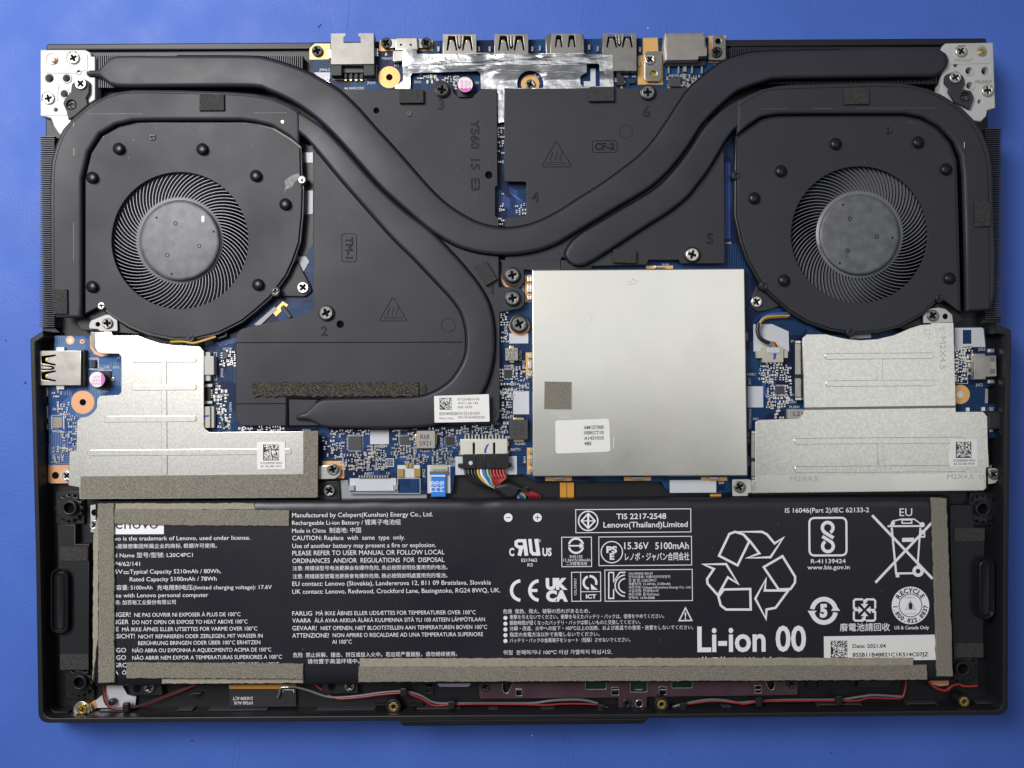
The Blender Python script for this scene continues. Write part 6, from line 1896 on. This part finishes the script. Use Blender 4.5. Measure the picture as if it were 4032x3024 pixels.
# antenna board with inverted print
ant = slab("antenna_board", [(903, 2712), (1165, 2711), (1166, 2782), (904, 2784)], 12.2, 12.9, M.chip, laptop, bev=0.08, label="small black antenna board with upside-down white print")
slab("amber_strip", [(902, 2680), (1168, 2680), (1165, 2700), (1110, 2712), (902, 2712)], 12.9, 13.2, M.amber, ant)
b = Bag()
text(b, "HY560 AUX", 995, 2762, 995 + 74, 12, 12.93, 0, rot=180)
text(b, "210309-ICT", 996, 2744, 996 + 80, 12, 12.93, 0, rot=180)
b.stroke([(1114, 2726), (1114, 2716), (1156, 2716), (1156, 2726)], 2, 12.93)
b.build("printed_text", [M.print], ant)
tube("cable_end", [(1094, 2746, 13.6), (1100, 2730, 13.8), (1107, 2708, 14), (1140, 2706, 14)], 0.45, M.chrome, ant)
# cables
cg = tube("antenna_cable", [(1136, 2706, 14), (1162, 2705, 14), (1216, 2719, 13.6), (1270, 2738, 13.4), (1321, 2746, 13.4), (1415, 2739, 13.6), (1500, 2727, 14), (1574, 2721, 14), (1603, 2722, 14), (1656, 2738, 13.8), (1710, 2766, 13.4), (1790, 2769, 13.4), (2000, 2769, 13.4), (2100, 2768, 13.6),
                            (2169, 2759, 14), (2240, 2755, 14), (2300, 2757, 14), (2355, 2770, 14), (2424, 2797, 13.4), (2560, 2802, 13), (2609, 2801, 13.2), (2645, 2786, 13.6), (2681, 2774, 14), (2779, 2756, 14), (2851, 2757, 14), (2905, 2766, 13.6), (2970, 2762, 13.4), (3100, 2756, 13.4), (3300, 2754, 13.4), (3388, 2743, 13.8),
                            (3442, 2737, 14), (3551, 2743, 13.6)], 0.46, M.grey_wire, laptop, label="grey cable running along the front edge")
cr = tube("speaker_cable", [(1232, 2688, 13), (1262, 2712, 13), (1299, 2738, 13.2), (1335, 2751, 13.6), (1415, 2746, 13.8), (1500, 2735, 14.2), (1576, 2729, 14.2), (1603, 2729, 14.2), (1663, 2753, 14), (1706, 2777, 14), (1764, 2776, 14), (1850, 2772, 14), (2042, 2773, 14), (2144, 2776, 13.8), (2230, 2771, 13.2), (2355, 2775, 13.2),
                            (2424, 2799, 13.8), (2500, 2803, 14), (2562, 2806, 14), (2609, 2809, 14), (2650, 2796, 14), (2681, 2783, 14), (2706, 2773, 14), (2815, 2760, 14), (2905, 2769, 14), (2929, 2772, 14), (2972, 2765, 14), (3008, 2761, 14), (3226, 2759, 14), (3370, 2759, 14), (3424, 2748, 13.6), (3533, 2750, 13.4), (3558, 2737, 13.2), (3569, 2680, 13)], 0.34, M.red, laptop,
          label="long red speaker cable clipped along the front edge")
tube("speaker_cable", [(407, 2690, 14), (410, 2730, 14), (420, 2766, 14.5), (445, 2786, 14.6), (500, 2790, 14), (563, 2777, 13.6), (680, 2733, 13.4), (787, 2690, 13.4)], 0.34, M.red, laptop, label="short red speaker cable in the front left corner")
tube("speaker_cable", [(402, 2690, 14.2), (406, 2732, 14.2), (416, 2770, 14.7), (445, 2790, 14.8), (500, 2793, 14.4), (560, 2774, 14), (680, 2727, 13.8), (787, 2684, 13.6)], 0.34, M.black_wire, laptop, label="short black speaker cable beside the red one")
tube("speaker_cable", [(3650, 2672, 14), (3668, 2697, 14.4), (3697, 2714, 14.6), (3726, 2718, 14.6), (3750, 2700, 14), (3775, 2694, 13.6), (3792, 2701, 13.8), (3820, 2702, 13.8), (3848, 2700, 13.6)], 0.45, M.red, laptop, label="red cable loop below the lower right foam strip")
for x, y in ((493, 2788), (1588, 2728), (1777, 2779), (2366, 2792), (2692, 2786), (2990, 2768), (3305, 2759)):
    slab("cable_clip", rect(x - 12, y - 18, x + 13, y + 17, 4), 14.7, 16.6, M.case_grey, case, bev=0.4)

# lint and dust lying on the black parts
b = Bag()
rnd = random.Random(77)
for x0, y0, x1, y1, z, n in ((1250, 620, 1900, 1560, Z_PLATE + 0.02, 16), (1400, 360, 1940, 800, Z_PLATE + 0.04, 12), (2000, 380, 2600, 700, Z_PLATE + 0.04, 12), (350, 480, 1150, 660, Z_FAN + 0.03, 12), (2950, 480, 3700, 640, Z_FAN + 0.03, 10)):
    for _ in range(n):
        x = rnd.uniform(x0, x1); y = rnd.uniform(y0, y1); r = rnd.uniform(0.8, 1.9)
        b.sheet([(x + r * rnd.uniform(0.5, 1.2) * math.cos(a), y + r * rnd.uniform(0.5, 1.2) * math.sin(a)) for a in (0, 1.2, 2.5, 3.8, 5.0)], z)
o = b.build("dust", [M.clear], sink, kind="stuff")
b = Bag()
for x0, y0, x1, y1, n in ((460, 2120, 1900, 2580, 26), (1980, 2000, 2750, 2580, 20), (2760, 2000, 3650, 2480, 18)):
    for _ in range(n):
        x = rnd.uniform(x0, x1); y = rnd.uniform(y0, y1); r = rnd.uniform(0.8, 2.0)
        b.sheet([(x + r * rnd.uniform(0.5, 1.2) * math.cos(a), y + r * rnd.uniform(0.5, 1.2) * math.sin(a)) for a in (0, 1.2, 2.5, 3.8, 5.0)], ZT + 0.1)
o = b.build("dust", [M.clear], battery, kind="stuff")
